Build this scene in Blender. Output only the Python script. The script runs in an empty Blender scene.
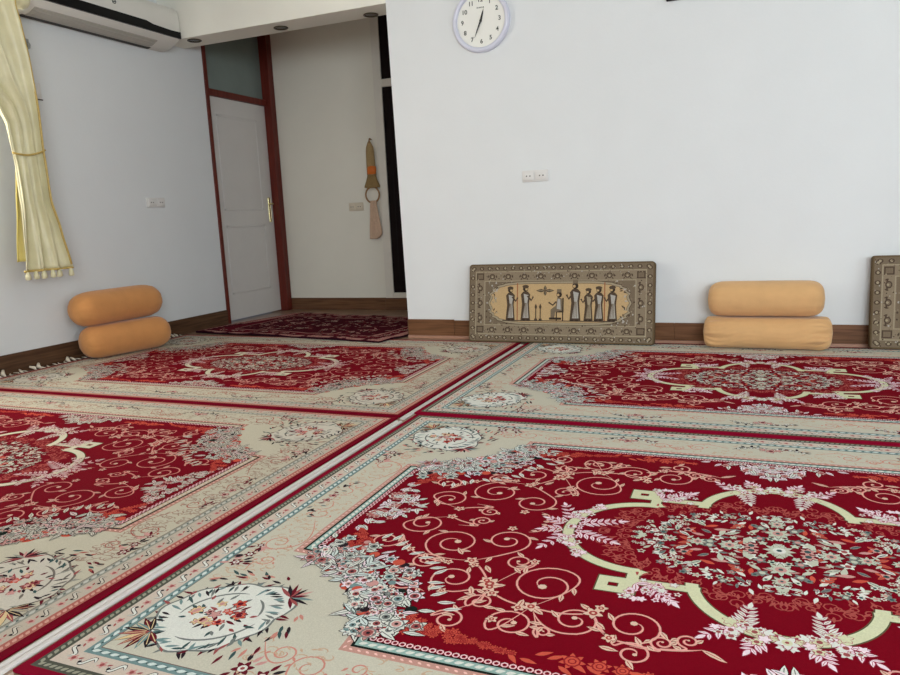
import bpy, bmesh, math, random
from math import sin, cos, pi, radians, sqrt, atan2, hypot
from mathutils import Vector, Matrix

S = bpy.context.scene
COL = S.collection

# ------------------------------------------------------------------ helpers
def lin(c):
    c = c / 255.0
    return c / 12.92 if c <= 0.04045 else ((c + 0.055) / 1.055) ** 2.4

def rgb(r, g, b):
    return (lin(r), lin(g), lin(b), 1.0)

def mat(name, col, rough=0.6, var=0.06, scale=40.0, bump=0.0, bscale=None, metal=0.0, sheen=0.0,
        spec=0.5, stretch=(1, 1, 1), detail=4.0, attr=None):
    m = bpy.data.materials.new(name)
    m.use_nodes = True
    nt = m.node_tree
    N, L = nt.nodes, nt.links
    b = N['Principled BSDF']
    b.inputs['Roughness'].default_value = rough
    b.inputs['Metallic'].default_value = metal
    b.inputs['Specular IOR Level'].default_value = spec
    if sheen:
        b.inputs['Sheen Weight'].default_value = sheen
        b.inputs['Sheen Roughness'].default_value = 0.5
    tc = N.new('ShaderNodeTexCoord')
    mp = N.new('ShaderNodeMapping')
    mp.inputs['Scale'].default_value = stretch
    L.new(tc.outputs['Object'], mp.inputs['Vector'])
    nz = N.new('ShaderNodeTexNoise')
    nz.inputs['Scale'].default_value = scale
    nz.inputs['Detail'].default_value = detail
    L.new(mp.outputs['Vector'], nz.inputs['Vector'])
    mr = N.new('ShaderNodeMapRange')
    mr.inputs['From Min'].default_value = 0.25
    mr.inputs['From Max'].default_value = 0.75
    mr.inputs['To Min'].default_value = 1 - var
    mr.inputs['To Max'].default_value = 1 + var
    L.new(nz.outputs['Fac'], mr.inputs['Value'])
    mx = N.new('ShaderNodeMix')
    mx.data_type = 'RGBA'
    mx.blend_type = 'MULTIPLY'
    mx.inputs[0].default_value = 1.0
    if attr:
        at = N.new('ShaderNodeAttribute')
        at.attribute_name = attr
        L.new(at.outputs['Color'], mx.inputs[6])
    else:
        mx.inputs[6].default_value = col
    L.new(mr.outputs['Result'], mx.inputs[7])
    L.new(mx.outputs[2], b.inputs['Base Color'])
    if bump:
        n2 = N.new('ShaderNodeTexNoise')
        n2.inputs['Scale'].default_value = bscale or scale * 3
        n2.inputs['Detail'].default_value = 3
        L.new(mp.outputs['Vector'], n2.inputs['Vector'])
        bp = N.new('ShaderNodeBump')
        bp.inputs['Strength'].default_value = bump
        bp.inputs['Distance'].default_value = 0.01
        L.new(n2.outputs['Fac'], bp.inputs['Height'])
        L.new(bp.outputs['Normal'], b.inputs['Normal'])
    return m

def wood(name, c1, c2, axis, rough=0.35):
    """grain stretched along one axis, mixing two browns"""
    m = bpy.data.materials.new(name)
    m.use_nodes = True
    nt = m.node_tree
    N, L = nt.nodes, nt.links
    b = N['Principled BSDF']
    b.inputs['Roughness'].default_value = rough
    b.inputs['Specular IOR Level'].default_value = .25
    tc = N.new('ShaderNodeTexCoord')
    mp = N.new('ShaderNodeMapping')
    sc = [60, 60, 60]
    sc[axis] = 3
    mp.inputs['Scale'].default_value = sc
    L.new(tc.outputs['Object'], mp.inputs['Vector'])
    nz = N.new('ShaderNodeTexNoise')
    nz.inputs['Scale'].default_value = 1.0
    nz.inputs['Detail'].default_value = 6
    nz.inputs['Distortion'].default_value = 0.6
    L.new(mp.outputs['Vector'], nz.inputs['Vector'])
    cr = N.new('ShaderNodeValToRGB')
    cr.color_ramp.elements[0].color = c1
    cr.color_ramp.elements[0].position = 0.3
    cr.color_ramp.elements[1].color = c2
    cr.color_ramp.elements[1].position = 0.7
    L.new(nz.outputs['Fac'], cr.inputs['Fac'])
    L.new(cr.outputs['Color'], b.inputs['Base Color'])
    return m

def link(name, me, mats, parent=None):
    o = bpy.data.objects.new(name, me)
    if not isinstance(mats, (list, tuple)):
        mats = [mats]
    if len(me.materials) == 0:
        for m in mats:
            me.materials.append(m)
    COL.objects.link(o)
    if parent:
        o.parent = parent
    return o

def obj(name, bm, mats, parent=None, smooth=False, angle=None):
    me = bpy.data.meshes.new(name)
    bmesh.ops.recalc_face_normals(bm, faces=bm.faces[:])
    bm.to_mesh(me)
    bm.free()
    if smooth:
        for p in me.polygons:
            p.use_smooth = True
        if angle:
            me.set_sharp_from_angle(angle=radians(angle))
    return link(name, me, mats, parent)

def empty(name, loc=(0, 0, 0), rot=(0, 0, 0)):
    o = bpy.data.objects.new(name, None)
    o.location = loc
    o.rotation_euler = rot
    o.empty_display_size = 0.05
    COL.objects.link(o)
    return o

def tag(o, label=None, cat=None, group=None, kind=None):
    if label: o['label'] = label
    if cat: o['category'] = cat
    if group: o['group'] = group
    if kind: o['kind'] = kind
    return o

def add_box(bm, x0, x1, y0, y1, z0, z1, bevel=0.0, seg=2, mi=0):
    t = bmesh.new()
    vs = [t.verts.new((x, y, z)) for x in (x0, x1) for y in (y0, y1) for z in (z0, z1)]
    for f in ((0, 1, 3, 2), (4, 6, 7, 5), (0, 4, 5, 1), (2, 3, 7, 6), (0, 2, 6, 4), (1, 5, 7, 3)):
        t.faces.new([vs[i] for i in f])
    bmesh.ops.recalc_face_normals(t, faces=t.faces[:])
    if bevel:
        bmesh.ops.bevel(t, geom=t.edges[:], offset=bevel, segments=seg, profile=0.5, affect='EDGES')
    merge(bm, t, mi)

def merge(bm, t, mi=0):
    mp = {}
    for v in t.verts:
        mp[v.index] = None
    t.verts.index_update()
    mp = [bm.verts.new(v.co) for v in t.verts]
    for f in t.faces:
        try:
            nf = bm.faces.new([mp[v.index] for v in f.verts])
            nf.material_index = mi
        except ValueError:
            pass
    t.free()

def add_tube(bm, pts, r, seg=10, caps=True, mi=0, closed=False):
    pts = [Vector(p) for p in pts]
    n = len(pts)
    rr = r if isinstance(r, (list, tuple)) else [r] * n
    rings = []
    up = Vector((0, 0, 1))
    prev = None
    for i, p in enumerate(pts):
        if closed:
            d = (pts[(i + 1) % n] - pts[i - 1]).normalized()
        else:
            d = (pts[min(i + 1, n - 1)] - pts[max(i - 1, 0)]).normalized()
        if prev is None:
            a = d.cross(up if abs(d.z) < 0.9 else Vector((1, 0, 0))).normalized()
        else:
            a = (prev - d * prev.dot(d)).normalized()
        prev = a
        b = d.cross(a)
        rings.append([bm.verts.new(p + (a * cos(2 * pi * k / seg) + b * sin(2 * pi * k / seg)) * rr[i]) for k in range(seg)])
    m = n if closed else n - 1
    for i in range(m):
        A, B = rings[i], rings[(i + 1) % n]
        for k in range(seg):
            f = bm.faces.new((A[k], A[(k + 1) % seg], B[(k + 1) % seg], B[k]))
            f.material_index = mi
            f.smooth = True
    if caps and not closed:
        for R in (rings[0], rings[-1]):
            f = bm.faces.new(R)
            f.material_index = mi

def add_lathe(bm, prof, center, axis='Z', seg=32, mi=0):
    """prof: list of (radius, height) revolved about axis through center"""
    c = Vector(center)
    rings = []
    for r, hgt in prof:
        ring = []
        for k in range(seg):
            a = 2 * pi * k / seg
            p, q = r * cos(a), r * sin(a)
            if axis == 'Z': v = Vector((p, q, hgt))
            elif axis == 'Y': v = Vector((p, hgt, q))
            else: v = Vector((hgt, p, q))
            ring.append(bm.verts.new(c + v))
        rings.append(ring)
    for A, B in zip(rings, rings[1:]):
        for k in range(seg):
            f = bm.faces.new((A[k], A[(k + 1) % seg], B[(k + 1) % seg], B[k]))
            f.material_index = mi
    for R in (rings[0], rings[-1]):
        f = bm.faces.new(R)
        f.material_index = mi

def add_prism(bm, poly, plane, a0, a1, mi=0):
    """poly 2D extruded along the missing axis. plane 'XZ' -> along Y, 'YZ' -> along X, 'XY' -> along Z"""
    def P(p, t):
        if plane == 'XZ': return (p[0], t, p[1])
        if plane == 'YZ': return (t, p[0], p[1])
        return (p[0], p[1], t)
    A = [bm.verts.new(P(p, a0)) for p in poly]
    B = [bm.verts.new(P(p, a1)) for p in poly]
    n = len(poly)
    fs = [bm.faces.new(A), bm.faces.new(B[::-1])]
    for i in range(n):
        fs.append(bm.faces.new((A[i], B[i], B[(i + 1) % n], A[(i + 1) % n])))
    for f in fs:
        f.material_index = mi

# ------------------------------------------------------------------ layout (metres)
YW = 4.976      # wall with the clock
XL = -4.542     # left wall
XJ = -2.43      # right jamb of the opening
ZB = 2.44       # underside of the beam over the opening
YH = 6.524      # back wall of the hall
WT = 0.27       # thickness of the clock wall
XR, YB, ZC = 4.6, -2.8, 2.9
YH0 = YW + WT

# ------------------------------------------------------------------ camera
f_px, pitch, roll, yaw, eye = 724.05, 0.1644, -0.0470, -0.3948, 0.9
fw = Vector((sin(yaw) * cos(pitch), cos(yaw) * cos(pitch), -sin(pitch)))
rt = Vector((cos(yaw), -sin(yaw), 0))
up = rt.cross(fw)
r2 = rt * cos(roll) + up * sin(roll)
u2 = up * cos(roll) - rt * sin(roll)
cam = bpy.data.cameras.new('camera')
cam.sensor_width = 36.0
cam.lens = f_px * 36.0 / 900.0
cam.clip_start = 0.02
co = bpy.data.objects.new('camera', cam)
M = Matrix((r2, u2, -fw)).transposed().to_4x4()
M.translation = Vector((0, 0, eye))
co.matrix_world = M
COL.objects.link(co)
S.camera = co

# ------------------------------------------------------------------ materials
m_wall = mat('painted plaster', rgb(222, 225, 225), 0.75, 0.015, 3.0, 0.06, 60)
m_hallwall = mat('plaster tinted for warm light', rgb(232, 228, 214), 0.75, 0.02, 3.0, 0.06, 60)  # cream tint puts the hall's warm light into the paint
m_ceil = mat('ceiling paint', rgb(232, 230, 224), 0.8, 0.02, 4.0)
m_beam = mat('warm beam paint', rgb(236, 234, 222), 0.6, 0.02, 4.0)
m_base = wood('baseboard wood', rgb(92, 60, 38), rgb(128, 90, 62), 0)
m_base_y_shade = wood('shaded baseboard wood along depth', rgb(70, 48, 34), rgb(104, 76, 54), 1)  # same baseboard wood, shade on the left side put into darker browns
m_base_hall_shade = wood('shaded hall baseboard wood', rgb(84, 56, 38), rgb(122, 86, 60), 0)  # same baseboard wood, the hall's dimness put into its colour
m_toe = mat('toe strip', rgb(168, 126, 104), 0.4, 0.08, 20)
m_redwood = wood('red brown door wood', rgb(84, 30, 22), rgb(114, 44, 32), 2, 0.4)
m_leaf = mat('white door paint', rgb(212, 208, 203), 0.5, 0.02, 6)
m_white = mat('white plastic', rgb(232, 232, 230), 0.35, 0.01, 20)
m_frame = mat('white frame', rgb(225, 220, 208), 0.45, 0.02, 10)
m_black = mat('black plastic', rgb(10, 10, 11), 0.35, 0.1, 20, spec=.15)
m_darkdoor = mat('dark brown door', rgb(22, 13, 13), 0.6, 0.15, 10, spec=.1)
m_brass = mat('pale brass', rgb(214, 200, 150), 0.25, 0.05, 20, metal=0.85)
m_brassdark = mat('aged brass', rgb(70, 52, 34), 0.35, 0.1, 20, metal=0.6)
m_chrome = mat('lamp ring', rgb(70, 58, 38), 0.35, 0.1, 20, metal=0.5)

m_tile = bpy.data.materials.new('floor tile')
m_tile.use_nodes = True
_N, _L = m_tile.node_tree.nodes, m_tile.node_tree.links
_b = _N['Principled BSDF']
_b.inputs['Roughness'].default_value = 0.28
_tc = _N.new('ShaderNodeTexCoord')
_br = _N.new('ShaderNodeTexBrick')
_br.offset = 0.0
_br.inputs['Scale'].default_value = 1.0
_br.inputs['Brick Width'].default_value = 0.4
_br.inputs['Row Height'].default_value = 0.4
_br.inputs['Mortar Size'].default_value = 0.003
_br.inputs['Color1'].default_value = rgb(150, 122, 100)
_br.inputs['Color2'].default_value = rgb(144, 116, 94)
_br.inputs['Mortar'].default_value = rgb(100, 82, 68)
_L.new(_tc.outputs['Object'], _br.inputs['Vector'])
_L.new(_br.outputs['Color'], _b.inputs['Base Color'])

m_glass = bpy.data.materials.new('window glass')
m_glass.use_nodes = True
_b = m_glass.node_tree.nodes['Principled BSDF']
_b.inputs['Roughness'].default_value = 0.02
_b.inputs['Transmission Weight'].default_value = 1.0
_b.inputs['Base Color'].default_value = (0.95, 0.98, 0.97, 1)
m_pane = mat('frosted green grey glass', rgb(118, 130, 124), 0.2, 0.1, 3.0)

def struct(name, bm, mats, parent=None, **k):
    o = obj(name, bm, mats, parent, **k)
    o['kind'] = 'structure'
    return o

# ------------------------------------------------------------------ setting
bm = bmesh.new(); add_box(bm, XL - 0.3, XR + 0.2, YB - 0.2, YH + 0.2, -0.12, 0.0)
struct('floor', bm, m_tile)
bm = bmesh.new(); add_box(bm, XL - 0.3, XR + 0.2, YB - 0.2, YH + 0.2, ZC, ZC + 0.12)
struct('ceiling', bm, m_ceil)

# left wall, with a window hole and a door hole (same long wall runs on into the hall)
WY0, WY1, WZ0, WZ1 = 1.35, 3.05, 0.95, 2.3
DY0, DY1, DZ1 = 5.462, 6.52, 2.86
bm = bmesh.new()
xa, xb = XL - 0.22, XL
add_box(bm, xa, xb, YB, WY0, 0, ZC)
add_box(bm, xa, xb, WY0, WY1, 0, WZ0)
add_box(bm, xa, xb, WY0, WY1, WZ1, ZC)
add_box(bm, xa, xb, WY1, DY0, 0, ZC)
add_box(bm, xa, xb, DY0, DY1, DZ1, ZC)
struct('wall_left', bm, m_wall)

# wall with the clock, its jamb leaning very slightly as in the photo
bm = bmesh.new()
add_prism(bm, [(-2.411 - 0.0, 0.0), (XR, 0.0), (XR, ZC), (-2.452, ZC), (-2.452, ZB)], 'XZ', YW, YH0)
struct('wall_front', bm, m_wall)
bm = bmesh.new()
add_box(bm, XL, -2.4521, YW - 0.0, YH0, ZB, ZC)
tr = struct('trim_1', bm, m_beam)

bm = bmesh.new(); add_box(bm, XL - 0.22, -1.2, YH, YH + 0.15, 0, ZC)
struct('wall_hall_back', bm, m_hallwall)
bm = bmesh.new(); add_box(bm, -1.35, -1.2, YH0, YH, 0, ZC)
struct('wall_hall_right', bm, m_hallwall)
RY0, RY1, RZ0, RZ1 = -.8, 1.6, 0.9, 2.4
bm = bmesh.new()
add_box(bm, XR, XR + 0.2, YB, RY0, 0, ZC); add_box(bm, XR, XR + 0.2, RY1, YH0, 0, ZC)
add_box(bm, XR, XR + 0.2, RY0, RY1, 0, RZ0); add_box(bm, XR, XR + 0.2, RY0, RY1, RZ1, ZC)
struct('wall_right', bm, m_wall)
# wall behind the viewer with a broad window
BX0, BX1, BZ0, BZ1 = 0.6, 3.8, 0.9, 2.5
bm = bmesh.new()
add_box(bm, XL - 0.22, BX0, YB - 0.2, YB, 0, ZC)
add_box(bm, BX1, XR + 0.2, YB - 0.2, YB, 0, ZC)
add_box(bm, BX0, BX1, YB - 0.2, YB, 0, BZ0)
add_box(bm, BX0, BX1, YB - 0.2, YB, BZ1, ZC)
struct('wall_back', bm, m_wall)

def window(n, plane, a0, a1, z0, z1, c):
    w = empty('window_%d' % n); tag(w, kind='structure')
    bm = bmesh.new()
    def bx(p0, p1, q0, q1):
        if plane == 'Y': add_box(bm, p0, p1, c - 0.03, c + 0.03, q0, q1, 0.004)
        else: add_box(bm, c - 0.03, c + 0.03, p0, p1, q0, q1, 0.004)
    bx(a0, a1, z0, z0 + 0.05); bx(a0, a1, z1 - 0.05, z1)
    bx(a0, a0 + 0.05, z0 + .05, z1 - .05); bx(a1 - 0.05, a1, z0 + .05, z1 - .05)
    mid = (a0 + a1) / 2
    bx(mid - 0.025, mid + 0.025, z0 + .05, z1 - .05)
    obj('window_frame', bm, m_frame, w)
    bm = bmesh.new()
    if plane == 'Y': add_box(bm, a0 + .05, a1 - .05, c - .003, c + .003, z0 + .05, z1 - .05)
    else: add_box(bm, c - .003, c + .003, a0 + .05, a1 - .05, z0 + .05, z1 - .05)
    obj('pane', bm, m_glass, w)
window(1, 'X', WY0, WY1, WZ0, WZ1, XL - 0.17)
window(2, 'Y', BX0, BX1, BZ0, BZ1, YB - 0.15)
window(3, 'X', RY0, RY1, RZ0, RZ1, XR + 0.15)

# baseboards
ZBB = 0.138
def baseboard(name, segs, m, plane):
    bm = bmesh.new()
    for (a0, a1, c0, c1, z1) in segs:
        if plane == 'Y': add_box(bm, a0, a1, c0, c1, 0, z1, 0.002, 1)
        else: add_box(bm, c0, c1, a0, a1, 0, z1, 0.002, 1)
    return struct(name, bm, m)
baseboard('baseboard_front', [(-2.409, -2.03, YW - .014, YW, ZBB + .006), (-2.0295, -0.45, YW - .012, YW, ZBB), (-.4495, 1.35, YW - .012, YW, ZBB), (1.3505, XR, YW - .012, YW, ZBB)], m_base, 'Y')
bm = bmesh.new(); add_box(bm, -2.409, XR, YW - .034, YW - .0145, 0, 0.022, 0.004)
struct('trim_2', bm, m_toe)
baseboard('baseboard_left', [(YB, 1.2, XL, XL + .012, ZBB), (1.2005, 3.0, XL, XL + .012, ZBB), (3.0005, DY0, XL, XL + .012, ZBB)], m_base_y_shade, 'X')
baseboard('baseboard_hall', [(XL, -3.40, YH - .012, YH, .125), (-3.3995, -1.35, YH - .02, YH, .122)], m_base_hall_shade, 'Y')
baseboard('baseboard_jamb', [(YW, YH0, -2.423, -2.411, ZBB)], m_base_y_shade, 'X')

# door in the left wall beyond the opening: red brown frame, white leaf, glazed transom
d = empty('door_1', (XL, DY0, 0)); tag(d, kind='structure')
def dl(bm, x0, x1, y0, y1, z0, z1, bv=0.003):
    add_box(bm, x0, x1, y0 - DY0, y1 - DY0, z0, z1, bv, 1)
bm = bmesh.new()
dl(bm, -.20, .010, 5.462, 5.507, 0, DZ1)
dl(bm, -.20, .010, 6.425, 6.512, 0, DZ1)
dl(bm, -.20, .010, 5.507, 6.425, DZ1 - .06, DZ1)
dl(bm, -.19, -.045, 5.507, 6.425, 2.105, 2.165)
obj('door_frame', bm, m_redwood, d)
bm = bmesh.new()
X0 = -.072
dl(bm, X0 - .035, X0, 5.509, 6.423, .012, 2.103, 0)
for (y0, y1, z0, z1) in ((5.66, 6.27, .26, .92), (5.66, 6.27, 1.06, 1.95)):   # moulded panels
    for q in ((y0, y1, z0, z0 + .022), (y0, y1, z1 - .022, z1), (y0, y0 + .022, z0, z1), (y1 - .022, y1, z0, z1)):
        dl(bm, X0, X0 + .006, q[0], q[1], q[2], q[3], .003)
lf = obj('door_leaf', bm, m_leaf, d)
lf['label'] = 'white painted door leaf with shallow moulded panels'
bm = bmesh.new(); dl(bm, X0 - .02, X0 - .012, 5.505, 6.427, 2.163, DZ1 - .058, 0)
tp = obj('transom_pane', bm, m_pane, d)
tp['label'] = 'grey green glass transom over the door'
bm = bmesh.new()
dl(bm, X0, X0 + .008, 6.345, 6.385, .935, 1.19, .006)
add_box(bm, X0 + .008, X0 + .05, 6.36 - DY0, 6.372 - DY0, 1.115, 1.13, .003)
add_box(bm, X0 + .04, X0 + .055, 6.318 - DY0, 6.374 - DY0, 1.114, 1.130, .005)
h = obj('door_handle', bm, m_brass, lf)
h['label'] = 'pale brass lever handle on a long plate'

# dark door in the hall's back wall
d = empty('door_2', (0, YH, 0)); tag(d, kind='structure')
bm = bmesh.new()
add_box(bm, -3.388, -3.30, -.022, 0.0, .124, 2.86, .003, 1)
add_box(bm, -2.30, -2.21, -.022, 0.0, .124, 2.86, .003, 1)
add_box(bm, -3.30, -2.30, -.022, 0.0, 2.165, 2.238, .003, 1)
add_box(bm, -3.30, -2.30, -.022, 0.0, .124, .178, .003, 1)
obj('door_frame', bm, m_frame, d)
bm = bmesh.new()
add_box(bm, -3.299, -2.301, -.012, -.001, .179, 2.164)
add_box(bm, -3.23, -2.36, -.016, -.012, .30, 2.05, .002, 1)
add_box(bm, -3.292, -3.278, -.03, -.012, 1.78, 1.86, .003, 1)
dlf = obj('door_leaf', bm, m_darkdoor, d)
dlf['label'] = 'very dark brown door leaf'
bm = bmesh.new(); add_box(bm, -3.299, -2.301, -.012, -.001, 2.239, 2.85)
obj('transom_panel', bm, m_darkdoor, d)

# ------------------------------------------------------------------ pattern builder (flat woven motifs as tiny raised facets)
class Pat:
    def __init__(s, step=0.00012):
        s.v, s.f, s.c = [], [], []
        s.step = step
        s.k = 0
        s.mir = [(1, 1)]
    def poly(s, pts, col, layer, mir=None):
        for (mx, my) in (mir or s.mir):
            b = len(s.v)
            s.k = (s.k + 1) % 41
            z = layer * s.step + s.k * s.step * .02
            q = [(x * mx, y * my, z) for x, y in pts]
            a = sum(q[i - 1][0] * q[i][1] - q[i][0] * q[i - 1][1] for i in range(len(q)))
            if a < 0: q.reverse()
            s.v += q
            s.f.append(tuple(range(b, b + len(q))))
            s.c.append(col)
    def ribbon(s, path, w, col, layer, taper=True, ends=0.25):
        n = len(path)
        Lp, Rp = [], []
        for i in range(n):
            x0, y0 = path[max(i - 1, 0)]; x1, y1 = path[min(i + 1, n - 1)]
            dx, dy = x1 - x0, y1 - y0
            l = hypot(dx, dy) or 1e-9
            t = i / (n - 1)
            ww = w * .5
            if taper: ww *= min(1, ends + (1 - ends) * min(t, 1 - t) * 6)
            Lp.append((path[i][0] - dy / l * ww, path[i][1] + dx / l * ww))
            Rp.append((path[i][0] + dy / l * ww, path[i][1] - dx / l * ww))
        for i in range(n - 1):
            s.poly([Lp[i], Lp[i + 1], Rp[i + 1], Rp[i]], col, layer)
    def disc(s, x, y, r, col, layer, n=8, ry=None, ang=0):
        ry = ry or r
        ca, sa = cos(ang), sin(ang)
        s.poly([(x + r * cos(2 * pi * k / n) * ca - ry * sin(2 * pi * k / n) * sa,
                 y + r * cos(2 * pi * k / n) * sa + ry * sin(2 * pi * k / n) * ca) for k in range(n)], col, layer)
    def ring(s, x, y, r, w, col, layer, n=12):
        for k in range(n):
            a, b = 2 * pi * k / n, 2 * pi * (k + 1) / n
            s.poly([(x + (r - w) * cos(a), y + (r - w) * sin(a)), (x + r * cos(a), y + r * sin(a)),
                    (x + r * cos(b), y + r * sin(b)), (x + (r - w) * cos(b), y + (r - w) * sin(b))], col, layer)
    def leaf(s, x, y, ang, l, w, col, layer, out=None, vein=None, ow=0.003):
        def shape(l, w, o):
            pts = []
            prof = [(0, 0), (.2, .36), (.45, .5), (.72, .32), (1, 0), (.72, -.32), (.45, -.5), (.2, -.36)]
            for a, b in prof:
                px, py = a * l - o, b * w
                pts.append((x + px * cos(ang) - py * sin(ang), y + px * sin(ang) + py * cos(ang)))
            return pts
        if out: s.poly(shape(l + 2 * ow, w + 2 * ow, ow), out, layer)
        s.poly(shape(l, w, 0), col, layer + 1)
        if vein:
            s.ribbon([(x + .15 * l * cos(ang), y + .15 * l * sin(ang)), (x + .8 * l * cos(ang), y + .8 * l * sin(ang))], w * .14, vein, layer + 2, False)
    def flower(s, x, y, r, col, layer, n=5, out=None, ctr=None, rot=0.0, dot=None, ow=0.003):
        def shape(rr):
            pts = []
            m = n * 4
            for k in range(m):
                a = rot + 2 * pi * k / m
                q = rr * (.76 + .24 * cos(n * (a - rot)))
                pts.append((x + q * cos(a), y + q * sin(a)))
            return pts
        if out: s.poly(shape(r + ow), out, layer)
        s.poly(shape(r), col, layer + 1)
        if ctr: s.disc(x, y, r * .42, ctr, layer + 2, 8)
        if dot: s.disc(x, y, r * .18, dot, layer + 3, 6)
    def mesh(s, name, base=None, attr='tint'):
        v, f, c = list(s.v), list(s.f), list(s.c)
        me = bpy.data.meshes.new(name)
        me.from_pydata(v, [], f)
        at = me.attributes.new(attr, 'FLOAT_COLOR', 'FACE')
        flat = []
        for q in c: flat += q
        at.data.foreach_set('color', flat)
        me.update()
        return me

def spiral(cx, cy, R, th, d, turns=1.45, target=None, n=34, rin=.16):
    pts = []
    for i in range(n):
        t = i / (n - 1)
        a = th - d * 2 * pi * turns * (1 - t)
        r = R * (rin + (1 - rin) * t ** .85)
        pts.append((cx + r * cos(a), cy + r * sin(a)))
    if target:
        e = pts[-1]
        T = (-d * sin(th), d * cos(th))
        D = hypot(target[0] - e[0], target[1] - e[1])
        p1 = (e[0] + T[0] * D * .5, e[1] + T[1] * D * .5)
        p2 = (target[0] + (p1[0] - target[0]) * .45, target[1] + (p1[1] - target[1]) * .45)
        for i in range(1, 13):
            t = i / 12
            pts.append(tuple((1 - t) ** 3 * e[k] + 3 * (1 - t) ** 2 * t * p1[k] + 3 * (1 - t) * t * t * p2[k] + t ** 3 * target[k] for k in (0, 1)))
    return pts

# ------------------------------------------------------------------ carpets
HA, HB = 1.5, 1.0
def field_poly(d):
    """quarter outline (u,v>0) of the red field, inset by d, corners cut by concave arcs"""
    au, av = 1.238 - d, .727 - d
    R = .362 + d
    cu, cv = 1.238, .727
    a0 = math.asin(min(1, d / R))
    pts = []
    n = 12
    for i in range(n + 1):
        a = a0 + (pi / 2 - 2 * a0) * i / n
        # from the left/right edge tip to the long edge tip
        pts.append((cu - R * sin(a), cv - R * cos(a)))
    return pts
def full_outline(d):
    q = field_poly(d)          # tip on short edge -> tip on long edge
    A = q
    B = [(-u, v) for u, v in reversed(q)]
    C_ = [(-u, -v) for u, v in q]
    D = [(u, -v) for u, v in reversed(q)]
    return A + B + C_ + D

def resample(path, pitch, closed=True):
    P = path + [path[0]] if closed else path
    seg = [hypot(P[i + 1][0] - P[i][0], P[i + 1][1] - P[i][1]) for i in range(len(P) - 1)]
    tot = sum(seg)
    n = max(1, int(round(tot / pitch)))
    out = []
    for k in range(n):
        t = tot * (k + .5) / n
        i = 0
        while t > seg[i]:
            t -= seg[i]; i += 1
        a = t / seg[i]
        x = P[i][0] + (P[i + 1][0] - P[i][0]) * a
        y = P[i][1] + (P[i + 1][1] - P[i][1]) * a
        out.append((x, y, atan2(P[i + 1][1] - P[i][1], P[i + 1][0] - P[i][0])))
    return out

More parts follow.
